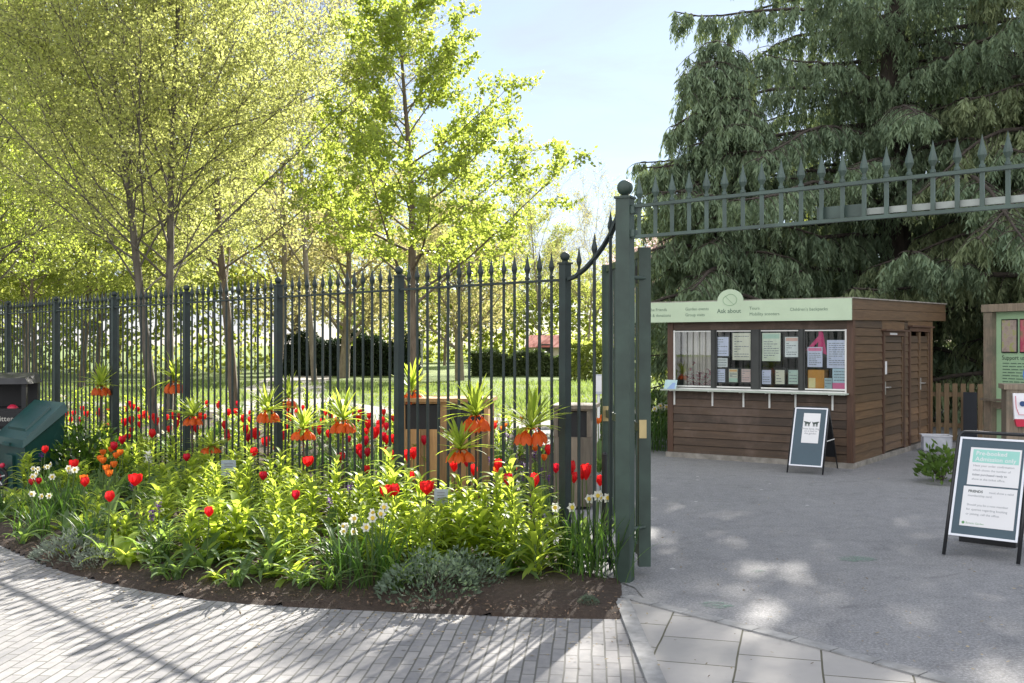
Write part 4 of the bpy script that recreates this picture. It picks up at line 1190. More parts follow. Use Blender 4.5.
def tulip(h, mat, open_=0.0, seed=0, size=1.0):
    r = random.Random(seed)
    t = thing('tulip', None, 'tulip', (0, 0, 0))
    bx, by = r.uniform(-.02, .02), r.uniform(-.02, .02)
    MB().tube([(0, 0, 0), (bx * .4, by * .4, h * .5), (bx, by, h - .02)], [.006, .005, .005], 6).build('stem', STEM, t)
    m = MB(); c = (bx, by, h - .025); s = size
    for k in range(3): m.petal(c, k * 2 * PI / 3, .006, .040 * s, (.030 + open_ * .05) * s, .082 * s, 1.55)
    for k in range(3): m.petal(c, k * 2 * PI / 3 + PI / 3, .006, .036 * s, (.022 + open_ * .045) * s, .086 * s, 1.45)
    m.build('flower', mat, t, smooth=True)
    m = MB()
    for k in range(4):
        m.leaf((0, 0, .005), k * 1.9 + r.uniform(0, .6), r.uniform(.24, .36), r.uniform(.045, .065), r.uniform(62, 80), r.uniform(30, 75), 6, .35, r.uniform(-.1, .1))
    m.build('foliage', L_GR, t, smooth=True)
    return t

def crown_imperial(seed, leafy=True):
    r = random.Random(seed)
    t = thing('crown_imperial', None, 'fritillary', (0, 0, 0))
    H = 0.86
    MB().tube([(0, 0, 0), (.006, 0, .3), (-.004, .005, .6), (0, 0, H)], [.011, .010, .008, .007], 7).build('stem', PSTEM, t, smooth=True)
    nb = 6
    for k in range(nb):
        a = k * 2 * PI / nb + r.uniform(-.12, .12); cx, cy = .056 * math.cos(a), .056 * math.sin(a)
        m = MB(); z = H - .012 + r.uniform(-.008, .004)
        for j in range(6):
            az = j * PI / 3
            n = 5; vs = []
            for i in range(n + 1):
                q = i / n; rad = .008 + .024 * math.sin(min(1, q * 1.9) * PI / 2) + .003 * q * q
                for w in (-.58, 0, .58):
                    ww = w * (1 if q < .75 else (1 - (q - .75) * 2.6))
                    vs.append((cx * (1 + .16 * q) + rad * math.cos(az + ww), cy * (1 + .16 * q) + rad * math.sin(az + ww), z - .076 * q))
            m.add(vs, [(i * 3 + u, i * 3 + u + 1, i * 3 + u + 4, i * 3 + u + 3) for i in range(n) for u in (0, 1)])
        m.tube([(0, 0, H), (cx * .6, cy * .6, H + .012), (cx, cy, z)], .0035, 5)
        m.build('bell', BELL, t, smooth=True)
    m = MB()
    for k in range(42):
        u = r.random()
        m.leaf((0, 0, H + u * .04), r.uniform(0, 2 * PI), r.uniform(.19, .27), r.uniform(.018, .028), 10 + 66 * u + r.uniform(-8, 8), r.uniform(15, 65) * (1.15 - u), 5, .3)
    m.build('leaf_tuft', L_YG, t, smooth=True)
    m = MB()
    for k in range(30 if leafy else 14):
        u = k / 30
        m.leaf((0, 0, .06 + u * .40), k * 2.4, r.uniform(.18, .28) * (1 - .3 * u), r.uniform(.028, .042), r.uniform(35, 65), r.uniform(60, 120), 6, .25)
    m.build('foliage', L_YG, t, smooth=True)
    return t

def leafy_stem(seed, h=.5, n=34, mat=L_YG, wide=.036, long_=.22):
    r = random.Random(seed)
    t = thing('lily_shoot', None, 'leafy plant', (0, 0, 0))
    st = MB(); m = MB()
    for s in range(2 if n > 20 else 1):
        ox, oy = r.uniform(-.07, .07), r.uniform(-.07, .07); hh = h * r.uniform(.75, 1.05)
        st.tube([(ox, oy, 0), (ox * 1.1, oy * 1.1, hh * .5), (ox * 1.4, oy * 1.4, hh)], [.009, .008, .004], 6)
        for k in range(n):
            u = k / n
            m.leaf((ox * (1 + .4 * u), oy * (1 + .4 * u), .04 + u * hh * .96), k * 2.4 + r.uniform(-.3, .3), r.uniform(.75, 1.1) * long_ * (1 - .45 * u ** 2), wide * r.uniform(.75, 1.15), r.uniform(30, 60) + 22 * u, r.uniform(55, 115), 6, .22, r.uniform(-.12, .12))
    st.build('stem', STEM, t); m.build('foliage', mat, t, smooth=True)
    return t

def strap_clump(seed, n=16, L=.38, W=.034, mat=L_GR, up=(52, 86), curl=(40, 130), name='strap_leaf_clump', cat='leafy plant'):
    r = random.Random(seed)
    t = thing(name, None, cat, (0, 0, 0)); m = MB()
    for k in range(n):
        m.leaf((r.uniform(-.05, .05), r.uniform(-.05, .05), 0), r.uniform(0, 2 * PI), L * r.uniform(.6, 1.15), W * r.uniform(.7, 1.2), r.uniform(*up), r.uniform(*curl), 7, .3, r.uniform(-.15, .15), tipw=0.0)
    m.build('foliage', mat, t, smooth=True)
    return t

def narcissus(seed, nl=55, nf=6, h=.38, spread=.07):
    r = random.Random(seed)
    t = thing('narcissus_clump', None, 'narcissus', (0, 0, 0)); m = MB()
    for k in range(nl):
        m.leaf((r.gauss(0, spread), r.gauss(0, spread), 0), r.uniform(0, 2 * PI), h * r.uniform(.7, 1.15), r.uniform(.007, .012), r.uniform(66, 88), r.uniform(10, 70), 6, .2)
    m.build('foliage', L_DK, t, smooth=True)
    for k in range(nf):
        a = r.uniform(0, 2 * PI); rr = r.uniform(.02, spread * 1.9); x, y = rr * math.cos(a), rr * math.sin(a); z = h * r.uniform(.86, 1.12)
        f = MB(); ca = r.uniform(-2.4, -.7)                           # faces outward, mostly towards the path
        nx, ny = math.cos(ca), math.sin(ca); lat = Vector((-ny, nx, 0)); up = Vector((0, 0, 1)); c = Vector((x, y, z)); nv = Vector((nx, ny, .15))
        for j in range(6):
            q = j * PI / 3
            d = lat * math.cos(q) + up * math.sin(q); e = lat * -math.sin(q) + up * math.cos(q)
            f.add([tuple(c), tuple(c + d * .016 + e * .010 + nv * .003), tuple(c + d * .028 - nv * .002), tuple(c + d * .016 - e * .010 + nv * .003)], [(0, 1, 2, 3)])
        fl = f.build('flower', WHT, t)
        f = MB(); f.tube([tuple(c), tuple(c + nv * .010)], [.007, .011], 8); f.build('cup', YEL, fl)
        MB().tube([(x * .4, y * .4, 0), (x * .8, y * .8, z * .6), (x, y, z - .01), (x + nx * .004, y + ny * .004, z)], .003, 5).build('stem', STEM, t)
    return t

def mound(seed, name, cat, mat, r0, h, n, L, W, part='foliage'):
    r = random.Random(seed); g = np.random.default_rng(seed)
    t = thing(name, None, cat, (0, 0, 0))
    th = g.uniform(0, 2 * PI, n); rad = r0 * np.sqrt(g.uniform(0, 1, n)); bumpy = 1 + .25 * np.sin(th * 3 + seed) + .15 * np.sin(rad * 40 + th * 5)
    z = h * np.sqrt(np.maximum(0, 1 - (rad / r0) ** 2)) * g.uniform(.25, 1.0, n) ** .6 * bumpy + .01
    pos = np.column_stack([rad * np.cos(th), rad * np.sin(th), z])
    d = unit(np.column_stack([np.cos(th) * rad / r0 + g.normal(0, .5, n), np.sin(th) * rad / r0 + g.normal(0, .5, n), g.uniform(.1, 1.3, n)]))
    lat = unit(np.cross(d, g.normal(size=(n, 3))))
    V, Fq = quads(pos, d, lat, g.uniform(.7, 1.2, n) * L, g.uniform(.7, 1.2, n) * W)
    mesh_obj(part, V, Fq, mat, t)
    m = MB()
    for k in range(14):
        a = r.uniform(0, 2 * PI); q = r.uniform(.2, .8) * r0
        m.tube([(0, 0, 0), (q * .5 * math.cos(a), q * .5 * math.sin(a), h * .4), (q * math.cos(a), q * math.sin(a), h * .75)], [.005, .004, .002], 5)
    m.build('stem', PSTEM, t)
    return t

def honesty(seed, h=.42, mat=PUR):
    r = random.Random(seed)
    t = thing('purple_flower', None, 'purple flower', (0, 0, 0))
    MB().tube([(0, 0, 0), (.01, 0, h * .5), (0, .01, h)], .004, 5).build('stem', STEM, t)
    m = MB()
    for k in range(34):
        a = r.uniform(0, 2 * PI); z = h + r.uniform(-.035, .04); q = r.uniform(.004, .024)
        m.leaf((q * math.cos(a) * .5, q * math.sin(a) * .5, z), a, .02, .013, r.uniform(-10, 60), 40, 2)
    m.build('flower', mat, t)
    m = MB()
    for k in range(8): m.leaf((0, 0, .03 + .025 * k), r.uniform(0, 6.3), r.uniform(.10, .18), .03, 50, 80, 5)
    m.build('foliage', L_GR, t, smooth=True)
    return t

# one of each kind; every later one is a copy of it with its parts
TUL = [tulip(.50, RED, 0, 1), tulip(.50, RED, .22, 2, 1.12), tulip(.50, CRIM, .05, 3, .92)]
TORA = tulip(.50, ORA, .25, 5, .72)
FRI = [crown_imperial(1), crown_imperial(2, False), crown_imperial(3)]
LEA = [leafy_stem(1, .52, 26, wide=.038, long_=.25), leafy_stem(2, .46, 24, wide=.042, long_=.26), leafy_stem(3, .64, 30, long_=.28, wide=.040), leafy_stem(4, .40, 22, wide=.054, long_=.32)]
STR = [strap_clump(1), strap_clump(2, 12, .34, .045), strap_clump(3, 22, .42, .026), strap_clump(4, 14, .30, .055, L_YG, (40, 80), (50, 120))]
NAR = [narcissus(1), narcissus(2, 70, 4, .34), narcissus(3, 95, 7, .36, .10)]
SIL = mound(1, 'silver_plant', 'silver plant', L_SV, .26, .16, 700, .055, .012)
SAG = mound(2, 'sage_plant', 'sage plant', L_LV, .30, .22, 1100, .045, .016)
SHR = mound(3, 'dark_shrub', 'shrub', L_SH, .42, .50, 1100, .085, .036)
PFL = honesty(1)
WHY = honesty(2, .36, WHT); WHY.name = 'white_hyacinth'; WHY['category'] = 'hyacinth'

BLOOMS = []                                          # where flowers show, so that the filling plants stay below them
def hold_back(p, s, h, half=13):
    """shrink a filling plant that would stand in front of a bloom; None when it should go"""
    u = p[0] / p[1] * 1000 + 512
    w_ = half + 110 / p[1]
    lim = 1e9
    for bu, bv, bY in BLOOMS:
        if abs(bu - u) < w_ and bY > p[1] - .05:
            z = CAMH - (bv + 9 - CY) / F * p[1]
            lim = min(lim, z)
    if h * s > lim - .05: s = (lim - .05) / h
    return s if s > .42 else None
def soil_z(p): return 0.05
occupied = []

# crown imperials: bells' column and row, distance in front of the railing, label
fr_list = [
 (101, 391, .35, 0, 1.05, 'small orange crown imperial by the third railing post, the one farthest along the bed'),
 (175, 388, -.15, 1, 1.1, 'tall orange crown imperial against the railing at the fourth post, highest of that pair'),
 (193, 421, .45, 2, 1.0, 'orange crown imperial with a wide pale tuft just in front of the fourth railing post'),
 (211, 450, .75, 1, .9, 'short orange crown imperial above the white plant label'),
 (268, 417, .45, 0, 1.0, 'orange crown imperial whose tuft crosses the fifth railing post'),
 (303, 435, .50, 2, 1.0, 'orange crown imperial with bells directly above a wide open red tulip'),
 (343, 427, .50, 1, 1.0, 'orange crown imperial with a tall double tuft, midway between two railing posts'),
 (460, 456, .55, 0, 1.0, 'lower orange crown imperial in front of the wide timber bin'),
 (476, 424, .20, 2, 1.0, 'upper orange crown imperial in front of the wide timber bin, darkest bells'),
 (531, 437, .40, 1, 1.06, 'large orange crown imperial with a long dark green tuft beside the narrow timber bin'),
 (412, 398, -1.6, 0, 1.0, 'orange crown imperial growing behind the railing by the wide timber bin'),
 (289, 404, -1.3, 2, .9, 'orange crown imperial partly hidden behind the railing, just past the fifth post'),
]
for u, v, dd, var, s, lab in fr_list:
    Y = fence_y(u) - dd; x, y, zb = P(u, v, Y)
    base = soil_z(None) if dd > 0 else .03
    h = zb - base                                  # the bells hang around 0.82 of the nominal plant
    k = h / .815
    kxy = 1.15 * s
    place(FRI[var], (x, y, base), rng.uniform(0, 6), (kxy, kxy, k), lab, 'crown imperials in the bed')
    occupied.append((x, y, .18)); BLOOMS.append((u, v, Y))

# red tulips in front of the railing
tl = [
 (43, 450, 0, .47, 'red tulip at the far tip of the bed, beside the green grit bin'),
 (73, 466, 1, .46, 'open red tulip tilted over the white narcissus at the far end of the bed'),
 (83, 485, 0, .44, 'round red tulip between the white narcissus and the orange tulips'),
 (107, 500, 0, .44, 'red tulip nearest the silver plant at the edge of the bed'),
 (132, 478, 1, .52, 'wide open red tulip above a purple flower, in front of the orange tulips'),
 (32, 493, 2, .26, 'small red tulip low down at the outermost edge of the bed'),
 (38, 490, 2, .28, 'second small red tulip low at the outermost edge of the bed'),
 (115, 443, 2, .58, 'crimson tulip just above the orange tulips'),
 (123, 437, 2, .60, 'crimson tulip touching the railing above the orange tulips'),
 (152, 431, 0, .62, 'red tulip in front of the double tree trunk'),
 (186, 454, 2, .50, 'crimson tulip bud below the fourth railing post'),
 (207, 520, 0, .36, 'single red tulip low near the brick path edge, below the short crown imperial'),
 (256, 449, 0, .55, 'red tulip with a flared petal left of the fifth railing post'),
 (262, 477, 2, .46, 'half closed red tulip leaning under the fifth railing post'),
 (309, 459, 1, .52, 'wide red tulip under the crown imperial bells, right of the fifth railing post'),
 (297, 499, 2, .42, 'small red tulip almost buried in the yellow green leaves'),
 (385, 491, 1, .52, 'broad red tulip of a touching pair at the foot of the sixth railing post'),
 (394, 488, 0, .54, 'second red tulip of a touching pair at the foot of the sixth railing post'),
 (424, 487, 1, .54, 'red tulip just past the sixth railing post, over the plant label'),
 (533, 478, 0, .62, 'tall egg shaped red tulip under the largest crown imperial'),
 (507, 477, 2, .60, 'dark red tulip half hidden by a railing bar beside the egg shaped tulip'),
]
for u, v, var, h, lab in tl:
    Y = (1.6 - .05 - h) * 1000 / (v - 344); Y = min(Y, fence_y(u) - .12)
    x, y, zb = P(u, v + 4, Y); zc = zb - .05
    s = max(.5, zc / .50); BLOOMS.append((u, v, Y))
    place(TUL[var], (x, y, .045), rng.uniform(0, 6), (1.0 + .15 * (var == 1), 1.0 + .15 * (var == 1), s) if s > .9 else s ** .5, lab, 'red tulips in front of the railing')
    occupied.append((x, y, .10))
# tulips behind the railing
bt = [(66,414),(70,419),(75,413),(81,408),(87,414),(100,409),(108,410),(130,403),(134,407),(139,417),(132,421),(141,424),(124,409),(156,422),(172,416),(179,415),
 (219,400),(219,405),(208,398),(230,412),(237,412),(238,403),(243,416),(249,419),(245,427),(251,434),(257,434),(263,443),(267,439),(289,409),(288,417),(296,412),(304,407),(288,426),(314,427),(319,430),
 (359,411),(360,418),(368,416),(369,425),(377,423),(385,412),(384,420),(383,425),(387,426),(394,418),(378,433),(384,434),(386,440),(366,440),(361,454),(367,452),(368,469),(386,452),(393,455),(406,457),(414,454),(412,476),(435,443),(424,440),
 (496,425),(434,444),(500,466),(473,470),(455,466),(466,462),(547,450),(557,468),(573,467),(573,478),(583,472),(589,470),(602,481),(606,410)] + [(rng.uniform(70, 395), rng.uniform(408, 440)) for _ in range(42)] + [(357,450),(342,458),(226,437),(276,449),(282,436)]
for u, v in bt:
    h = rng.uniform(.50, .68); fy = fence_y(u) + .25
    Y = max(fy, (1.6 - .03 - h) * 1000 / (v - 344)); Y = min(Y, 15.5)
    x, y, zb = P(u, v + 2, Y)
    if x > -.15 and Y > 9.3: Y = min(Y, 9.2) if u < 590 else Y; x, y, zb = P(u, v + 2, Y)
    s = max(.5, (zb - .03) / .50)
    place(TUL[rng.choice((0, 0, 1, 1, 2))], (x, y, .03), rng.uniform(0, 6), (rng.uniform(.72, .9), rng.uniform(.72, .9), min(s, 1.25)), 'red tulip seen between the bars, in the bed behind the railing', 'red tulips behind the railing')
for u, v in ((104, 450), (110, 447), (115, 453), (99, 456), (113, 462), (106, 466), (109, 471), (85, 476), (119, 450), (103, 458)):
    h = .50; Y = (1.6 - .05 - h) * 1000 / (v - 344); Y = min(Y, fence_y(u) - .5)
    x, y, zb = P(u, v + 3, Y)
    BLOOMS.append((u, v, Y)); place(TORA, (x, y, .05), rng.uniform(0, 6), (1.05, 1.05, max(.4, (zb - .05) / .5)), 'small orange tulip in the orange cluster near the far end of the bed', 'orange tulips in a cluster')
    occupied.append((x, y, .08))
for u, v, lab in ((604, 421, 'orange red tulip by the post sign, beyond the gate'), (599, 424, 'second orange red tulip by the post sign, leaning over the kerb')):
    x, y, zb = P(u, v, 12.2); place(TORA, (x, y, .03), 1, (1.4, 1.4, (zb) / .5), lab, 'orange tulips by the post sign')

# narcissus, silver plants, purple flowers, shrub
def put(proto, u, v, sc, lab, grp=None, base=.04, rz=None, occ=.2):
    x, y = G(u, v); place(proto, (x, y, base), rng.uniform(0, 6) if rz is None else rz, sc, lab, grp); occupied.append((x, y, occ))
put(NAR[2], 588, 580, 1.35, 'white narcissus clump with long drooping leaves against the gate post end of the bed', 'white narcissus clumps', rz=0, occ=.35)
put(NAR[0], 372, 597, 1.25, 'white narcissus clump with upright leaves beside the grey green sage mound', 'white narcissus clumps', rz=.3)
put(NAR[1], 345, 588, 1.0, 'looser narcissus clump with small white flowers next to the upright clump', 'white narcissus clumps', rz=-.3)
put(NAR[2], 60, 527, 1.2, 'white narcissus clump with fine leaves at the outer end of the bed', 'white narcissus clumps', rz=.1)
put(NAR[0], 42, 512, 1.0, 'white narcissus clump closest to the pushchair wheel', 'white narcissus clumps', rz=-.2)
put(NAR[1], 40, 543, 1.0, 'narcissus clump at the outer rim of the bed, nearer the path than its neighbours', 'white narcissus clumps', rz=.5)
put(SIL, 72, 566, 1.0, 'silver grey feathery plant spilling towards the brick path', 'silver plants at the bed edge', occ=.3)
put(SIL, 100, 572, .65, 'smaller silver plant tucked beside the feathery one', 'silver plants at the bed edge', occ=.2)
put(SAG, 428, 604, 1.05, 'low grey green sage mound at the brick path edge', 'sage mounds at the bed edge', occ=.3)
put(SAG, 465, 592, .85, 'second sage mound leaning against the first', 'sage mounds at the bed edge', occ=.25)
put(SAG, 588, 611, .22, 'tiny grey green seedling on the bare soil near the gate post', 'seedlings on bare soil', occ=.1)
put(SHR, 84, 489, 1.15, 'dark glossy leaved shrub beside the green grit bin', occ=.4)
for u, v, lab in ((350, 490, 'purple flower in front of the sixth railing post, upper of two'), (330, 503, 'purple flower above the narcissus clump, lower of two'), (132, 486, 'bright purple flower under the wide open red tulip'), (158, 507, 'deep purple flower among the strap leaves, upper one'), (152, 516, 'deep purple flower among the strap leaves, lower one'), (41, 457, 'violet flower beside the red tulip at the far tip'), (64, 441, 'violet flower next to the green grit bin corner')):
    Y = (1.55 - .42) * 1000 / (v - 344); Y = min(Y, fence_y(u) - .3); x, y, zb = P(u, v, Y); BLOOMS.append((u, v, Y))
    place(PFL, (x, y, .05), rng.uniform(0, 6), (1, 1, (zb - .05) / .42), lab, 'purple flowers in the bed')
BLOOMS.append((148, 458, 9.0)); x, y, zb = P(148, 458, 9.0); place(WHY, (x, y, .05), 0, (1.6, 1.6, max(.5, (zb - .05) / .36)), 'white hyacinth spike standing behind the orange tulips')

# leafy plants filling the front bed
def far_enough(p, k=1.0):
    return all((p[0] - q[0]) ** 2 + (p[1] - q[1]) ** 2 > (q[2] * k) ** 2 for q in occupied)
inner = []
tries = 0
def edge_dist(p):
    best = 9
    for i in range(len(front_edge) - 1):
        a = Vector(front_edge[i]); b = Vector(front_edge[i + 1]); ab = b - a
        t = max(0, min(1, (Vector(p) - a).dot(ab) / ab.length_squared)); best = min(best, (Vector(p) - a - ab * t).length)
    return best
labels = {
 'lily': 'yellow green lily shoot with arching leaves, no flower, in the bed before the railing',
 'strap': 'clump of broad blue green strap leaves in the bed before the railing',
 'nar': 'clump of thin grassy leaves without open flowers in the bed before the railing',
}
cnt = 0
NARB = strap_clump(9, 60, .36, .010, L_DK, (62, 88), (15, 80), 'grassy_clump', 'leafy plant')
while tries < 9000 and cnt < 215:
    tries += 1
    p = (rng.uniform(-8.6, .75), rng.uniform(5.7, 15.0))
    if not inside(p, BED): continue
    e = edge_dist(p)
    if p[1] > fence_y((p[0] / p[1]) * 1000 + 512) - .10: continue
    u = p[0] / p[1] * 1000 + 512
    need = .14 if u < 260 else (.27 if u < 420 else .50)
    if u > 520: need = .62
    if e < need * rng.uniform(.85, 1.2): continue
    if not all((p[0] - q[0]) ** 2 + (p[1] - q[1]) ** 2 > (q[2] * .68) ** 2 for q in occupied): continue
    if u > 556: continue
    k = rng.random()
    if u > 190 and u < 560 and e > .45 and k < .55 or k < .2:
        s = hold_back(p, rng.uniform(.80, 1.10), .62)
        if s is None: continue
        place(rng.choice(LEA), (*p, .05), rng.uniform(0, 6), s, labels['lily'], 'lily shoots filling the bed')
    elif k < .92:
        s = hold_back(p, rng.uniform(.75, 1.2) if e > .3 else rng.uniform(.6, .85), .40)
        if s is None: continue
        pr = rng.choice(STR); place(pr, (*p, .045), rng.uniform(0, 6), s, labels['strap'], 'strap leaved clumps filling the bed')
    else:
        s = hold_back(p, rng.uniform(.75, 1.05), .40)
        if s is None: continue
        place(NARB, (*p, .045), rng.uniform(0, 6), s, labels['nar'], 'grassy clumps filling the bed')
    occupied.append((*p, .21)); cnt += 1
print('front fillers', cnt)
# a few big ones the photograph shows along the front
for u, v, pr, s, lab in ((548, 577, LEA[3], .85, 'large lily shoot with broad arching leaves beside the narcissus near the gate post'), (475, 570, LEA[3], 1.0, 'bushy lily shoot behind the second sage mound'), (440, 566, LEA[1], 1.0, 'lily shoot standing behind the first sage mound'),
  (300, 590, STR[3], 1.15, 'bright strap leaved clump at the edge of bare soil, below the wide red tulip'), (262, 586, STR[1], 1.15, 'strap leaved clump beside the single low red tulip'), (205, 576, STR[1], 1.2, 'strap leaved clump at the foot of the single low red tulip'),
  (122, 572, STR[3], 1.2, 'bright upright leaf clump under the round red tulips'), (105, 562, STR[3], 1.1, 'upright leaf clump next to the silver feathery plant'), (505, 588, STR[1], 1.0, 'drooping strap leaf clump on the bare soil by the second sage mound')):
    put(pr, u, v, s, lab, occ=.1)

# the deep bed behind the railing
n_b = 0; tries = 0; occ2 = []
WLAB = {'lily': 'bright lily shoot behind the railing, without a flower', 'strap': 'strap leaved clump behind the railing', 'nar': 'white flowering narcissus clump behind the railing'}
while tries < 5000 and n_b < 170:
    tries += 1
    p = (rng.uniform(-12, .5), rng.uniform(7, 23))
    if not inside(p, BACK): continue
    u = p[0] / p[1] * 1000 + 512
    if u < -30 or p[1] < fence_y(u) + .18: continue
    if -1.15 < p[0] < .85 and 9.0 < p[1] < 10.6: continue
    if -.2 > p[0] > -1.2 and p[1] > 9.0 and p[1] < 9.8: continue
    if not all((p[0] - q[0]) ** 2 + (p[1] - q[1]) ** 2 > (.27 + .02 * max(0, p[1] - 10)) ** 2 for q in occ2): continue
    k = rng.random()
    if k < .5: place(rng.choice(LEA), (*p, .03), rng.uniform(0, 6), rng.uniform(.75, 1.05), WLAB['lily'], 'lily shoots behind the railing')
    elif k < .76: place(rng.choice(STR), (*p, .03), rng.uniform(0, 6), rng.uniform(.8, 1.1), WLAB['strap'], 'strap leaved clumps behind the railing')
    else: place(rng.choice(NAR), (*p, .03), rng.uniform(0, 6), rng.uniform(.9, 1.15), WLAB['nar'], 'narcissus clumps behind the railing')
    occ2.append(p); n_b += 1
print('back fillers', n_b)
# mixed pansies round the timber bins
for k in range(52):
    p = (rng.uniform(-.25, .32), rng.uniform(8.4, 10.4)) if k < 24 else (rng.uniform(-.3, .65), rng.uniform(10.4, 14.5))
    pr = rng.choice([PFL, PFL, WHY, TORA])
    lab = {PFL.name: 'purple bedding flower between the two timber bins', WHY.name: 'white bedding flower between the two timber bins', TORA.name: 'orange bedding flower between the two timber bins'}[pr.name]
    place(pr, (*p, .02), rng.uniform(0, 6), rng.uniform(.8, 1.2), lab, lab.split(' bedding')[0] + ' bedding flowers by the bins')
# plants beyond the gate and by the kiosk
for u, v, Y, s, lab in ((612, 452, 14.5, 1.3, 'green strap leaved clump at the lawn edge beyond the gate post'), (655, 446, 14.9, 1.35, 'white flowering clump against the outer corner of the kiosk'), (640, 448, 15.3, 1.3, 'green clump between the gate leaf and the kiosk')):
    x = (u - 512) / 1000 * Y
    place(NAR[2] if 'white' in lab else STR[2], (x, Y, .02), 0, s * 1.25, lab)
for u, Y, s, lab in ((606, 15.6, 1.2, 'leafy bush beyond the gate post, behind the post sign'), (650, 15.6, 1.25, 'leafy bush between gate leaf and kiosk, lit from behind')):
    place(SHR, ((u - 512) / 1000 * Y, Y, .02), 0, s, lab)
NET = mound(31, 'green_bush', 'bush', leafmat('nettle_leaf', (0.05, 0.105, 0.022), (0.11, 0.18, 0.04), (0.2, 0.33, 0.04), 0.35, 0.5), .25, .34, 420, .10, .048)
x, y = G(942, 484)
place(NET, (x, y, .016), 0, 1.0, 'broad leaved green bush growing from the asphalt in front of the storage box')
# ================================================================ trees
def tubes_mesh(branches, sides_fn):
    """branches: (points (n,3), radii (n,)) -> one bark mesh"""
    Vs, Fs, base = [], [], 0
    for pts, rad in branches:
        n = sides_fn(rad[0]); k = len(pts)
        d = np.gradient(pts, axis=0); d = unit(d)
        ref = np.array([0, 0, 1.0]) if abs(d[0, 2]) < .9 else np.array([1.0, 0, 0])
        a = unit(np.cross(d, ref)); b = np.cross(d, a)
        t = np.linspace(0, 2 * PI, n, endpoint=False)
        ring = pts[:, None, :] + (a[:, None, :] * np.cos(t)[None, :, None] + b[:, None, :] * np.sin(t)[None, :, None]) * rad[:, None, None]
        Vs.append(ring.reshape(-1, 3))
        i = np.arange(k - 1)[:, None] * n; j = np.arange(n)[None, :]; j2 = (j + 1) % n
        Fs.append(np.stack([base + i + j, base + i + j2, base + i + n + j2, base + i + n + j], -1).reshape(-1, 4))
        base += k * n
    return np.concatenate(Vs), np.concatenate(Fs)

def rot_away(d, ang, az):
    ref = np.array([0, 0, 1.0]) if abs(d[2]) < .95 else np.array([1.0, 0, 0])
    a = np.cross(d, ref); a /= np.linalg.norm(a); b = np.cross(d, a)
    q = d * math.cos(ang) + (a * math.cos(az) + b * math.sin(az)) * math.sin(ang)
    return q / np.linalg.norm(q)

def grow(g, p, d, L, r, level, maxl, out, tips, spec):
    n = spec['seg'][level]
    pts = [p.copy()]; dirs = [d.copy()]
    for i in range(n):
        d = d + g.normal(0, spec['wob'][level], 3) + np.array([0, 0, spec['lift'][level]])
        d /= np.linalg.norm(d)
        p = p + d * (L / n); pts.append(p.copy()); dirs.append(d.copy())
    pts = np.array(pts); rad = r * (1 - np.linspace(0, 1, n + 1) * spec['taper'])
    out[min(level, 1) if level == 0 else 1].append((pts, rad))
    if level >= maxl - spec.get('leafdepth', 0): tips.append((pts, level))
    if level == maxl: return
    kids = spec['kids'][level]; t0 = spec['t0'][level]
    for k in range(kids):
        t = t0 + (1 - t0) * (k + g.uniform(.1, .9)) / kids
        f = t * n; i = min(n - 1, int(f)); q = pts[i] + (pts[i + 1] - pts[i]) * (f - i)
        dd = rot_away(dirs[i], R(g.uniform(*spec['ang'][level])), k * 2.4 + g.uniform(-.6, .6))
        ll = L * spec['ratio'][level] * (1 - spec['short'][level] * (t - t0) / (1 - t0)) * g.uniform(.75, 1.2)
        grow(g, q, dd, ll, max(spec['rmin'], rad[i] * spec['rr'][level]), level + 1, maxl, out, tips, spec)

def leaves_on(g, tips, per_m, L, W, spread, updir=.3):
    P_, D_ = [], []
    for pts, lev in tips:
        seg = np.linalg.norm(np.diff(pts, axis=0), axis=1).sum()
        n = max(1, g.poisson(seg * per_m))
        t = g.uniform(.15, 1.0, n) * (len(pts) - 1); i = np.minimum(len(pts) - 2, t.astype(int)); f = (t - i)[:, None]
        P_.append(pts[i] * (1 - f) + pts[i + 1] * f)
    pos = np.concatenate(P_); N = len(pos)
    pos = pos + g.normal(0, spread, (N, 3))
    d = unit(g.normal(size=(N, 3)) + np.array([0, 0, updir])); lat = unit(np.cross(d, g.normal(size=(N, 3))))
    return quads(pos, d, lat, g.uniform(.6, 1.25, N) * L, g.uniform(.6, 1.25, N) * W)

def tree(name, label, loc, spec, seed, leafm, barkm, trunk_h, r0, lean=(0, 0), group=None, stems=1, cat='tree'):
    g = np.random.default_rng(seed)
    root = thing(name, label, cat, (0, 0, 0), group)
    out = {0: [], 1: []}; tips = []
    for s in range(stems):
        off = np.array([0, 0, 0.0]) if stems == 1 else np.array([(s - (stems - 1) / 2) * r0 * 2.3, g.normal(0, .05), 0])
        d = np.array([lean[0] + (off[0] * .25), lean[1], 1.0]); d /= np.linalg.norm(d)
        grow(g, off, d, trunk_h, r0, 0, spec['max'], out, tips, spec)
    V, Fq = tubes_mesh(out[0], lambda r: 10); mesh_obj('trunk', V, Fq, barkm, root, smooth=True)
    V, Fq = tubes_mesh(out[1], lambda r: 7 if r > .03 else (5 if r > .012 else 3)); mesh_obj('limbs', V, Fq, barkm, root, smooth=True)
    if leafm:
        V, Fq = leaves_on(g, tips, spec['per_m'], spec['leafL'], spec['leafW'], spec['spread']); mesh_obj('crown', V, Fq, leafm, root)
    root.location = (*loc, 0); root.rotation_euler = (0, 0, 0)
    return root

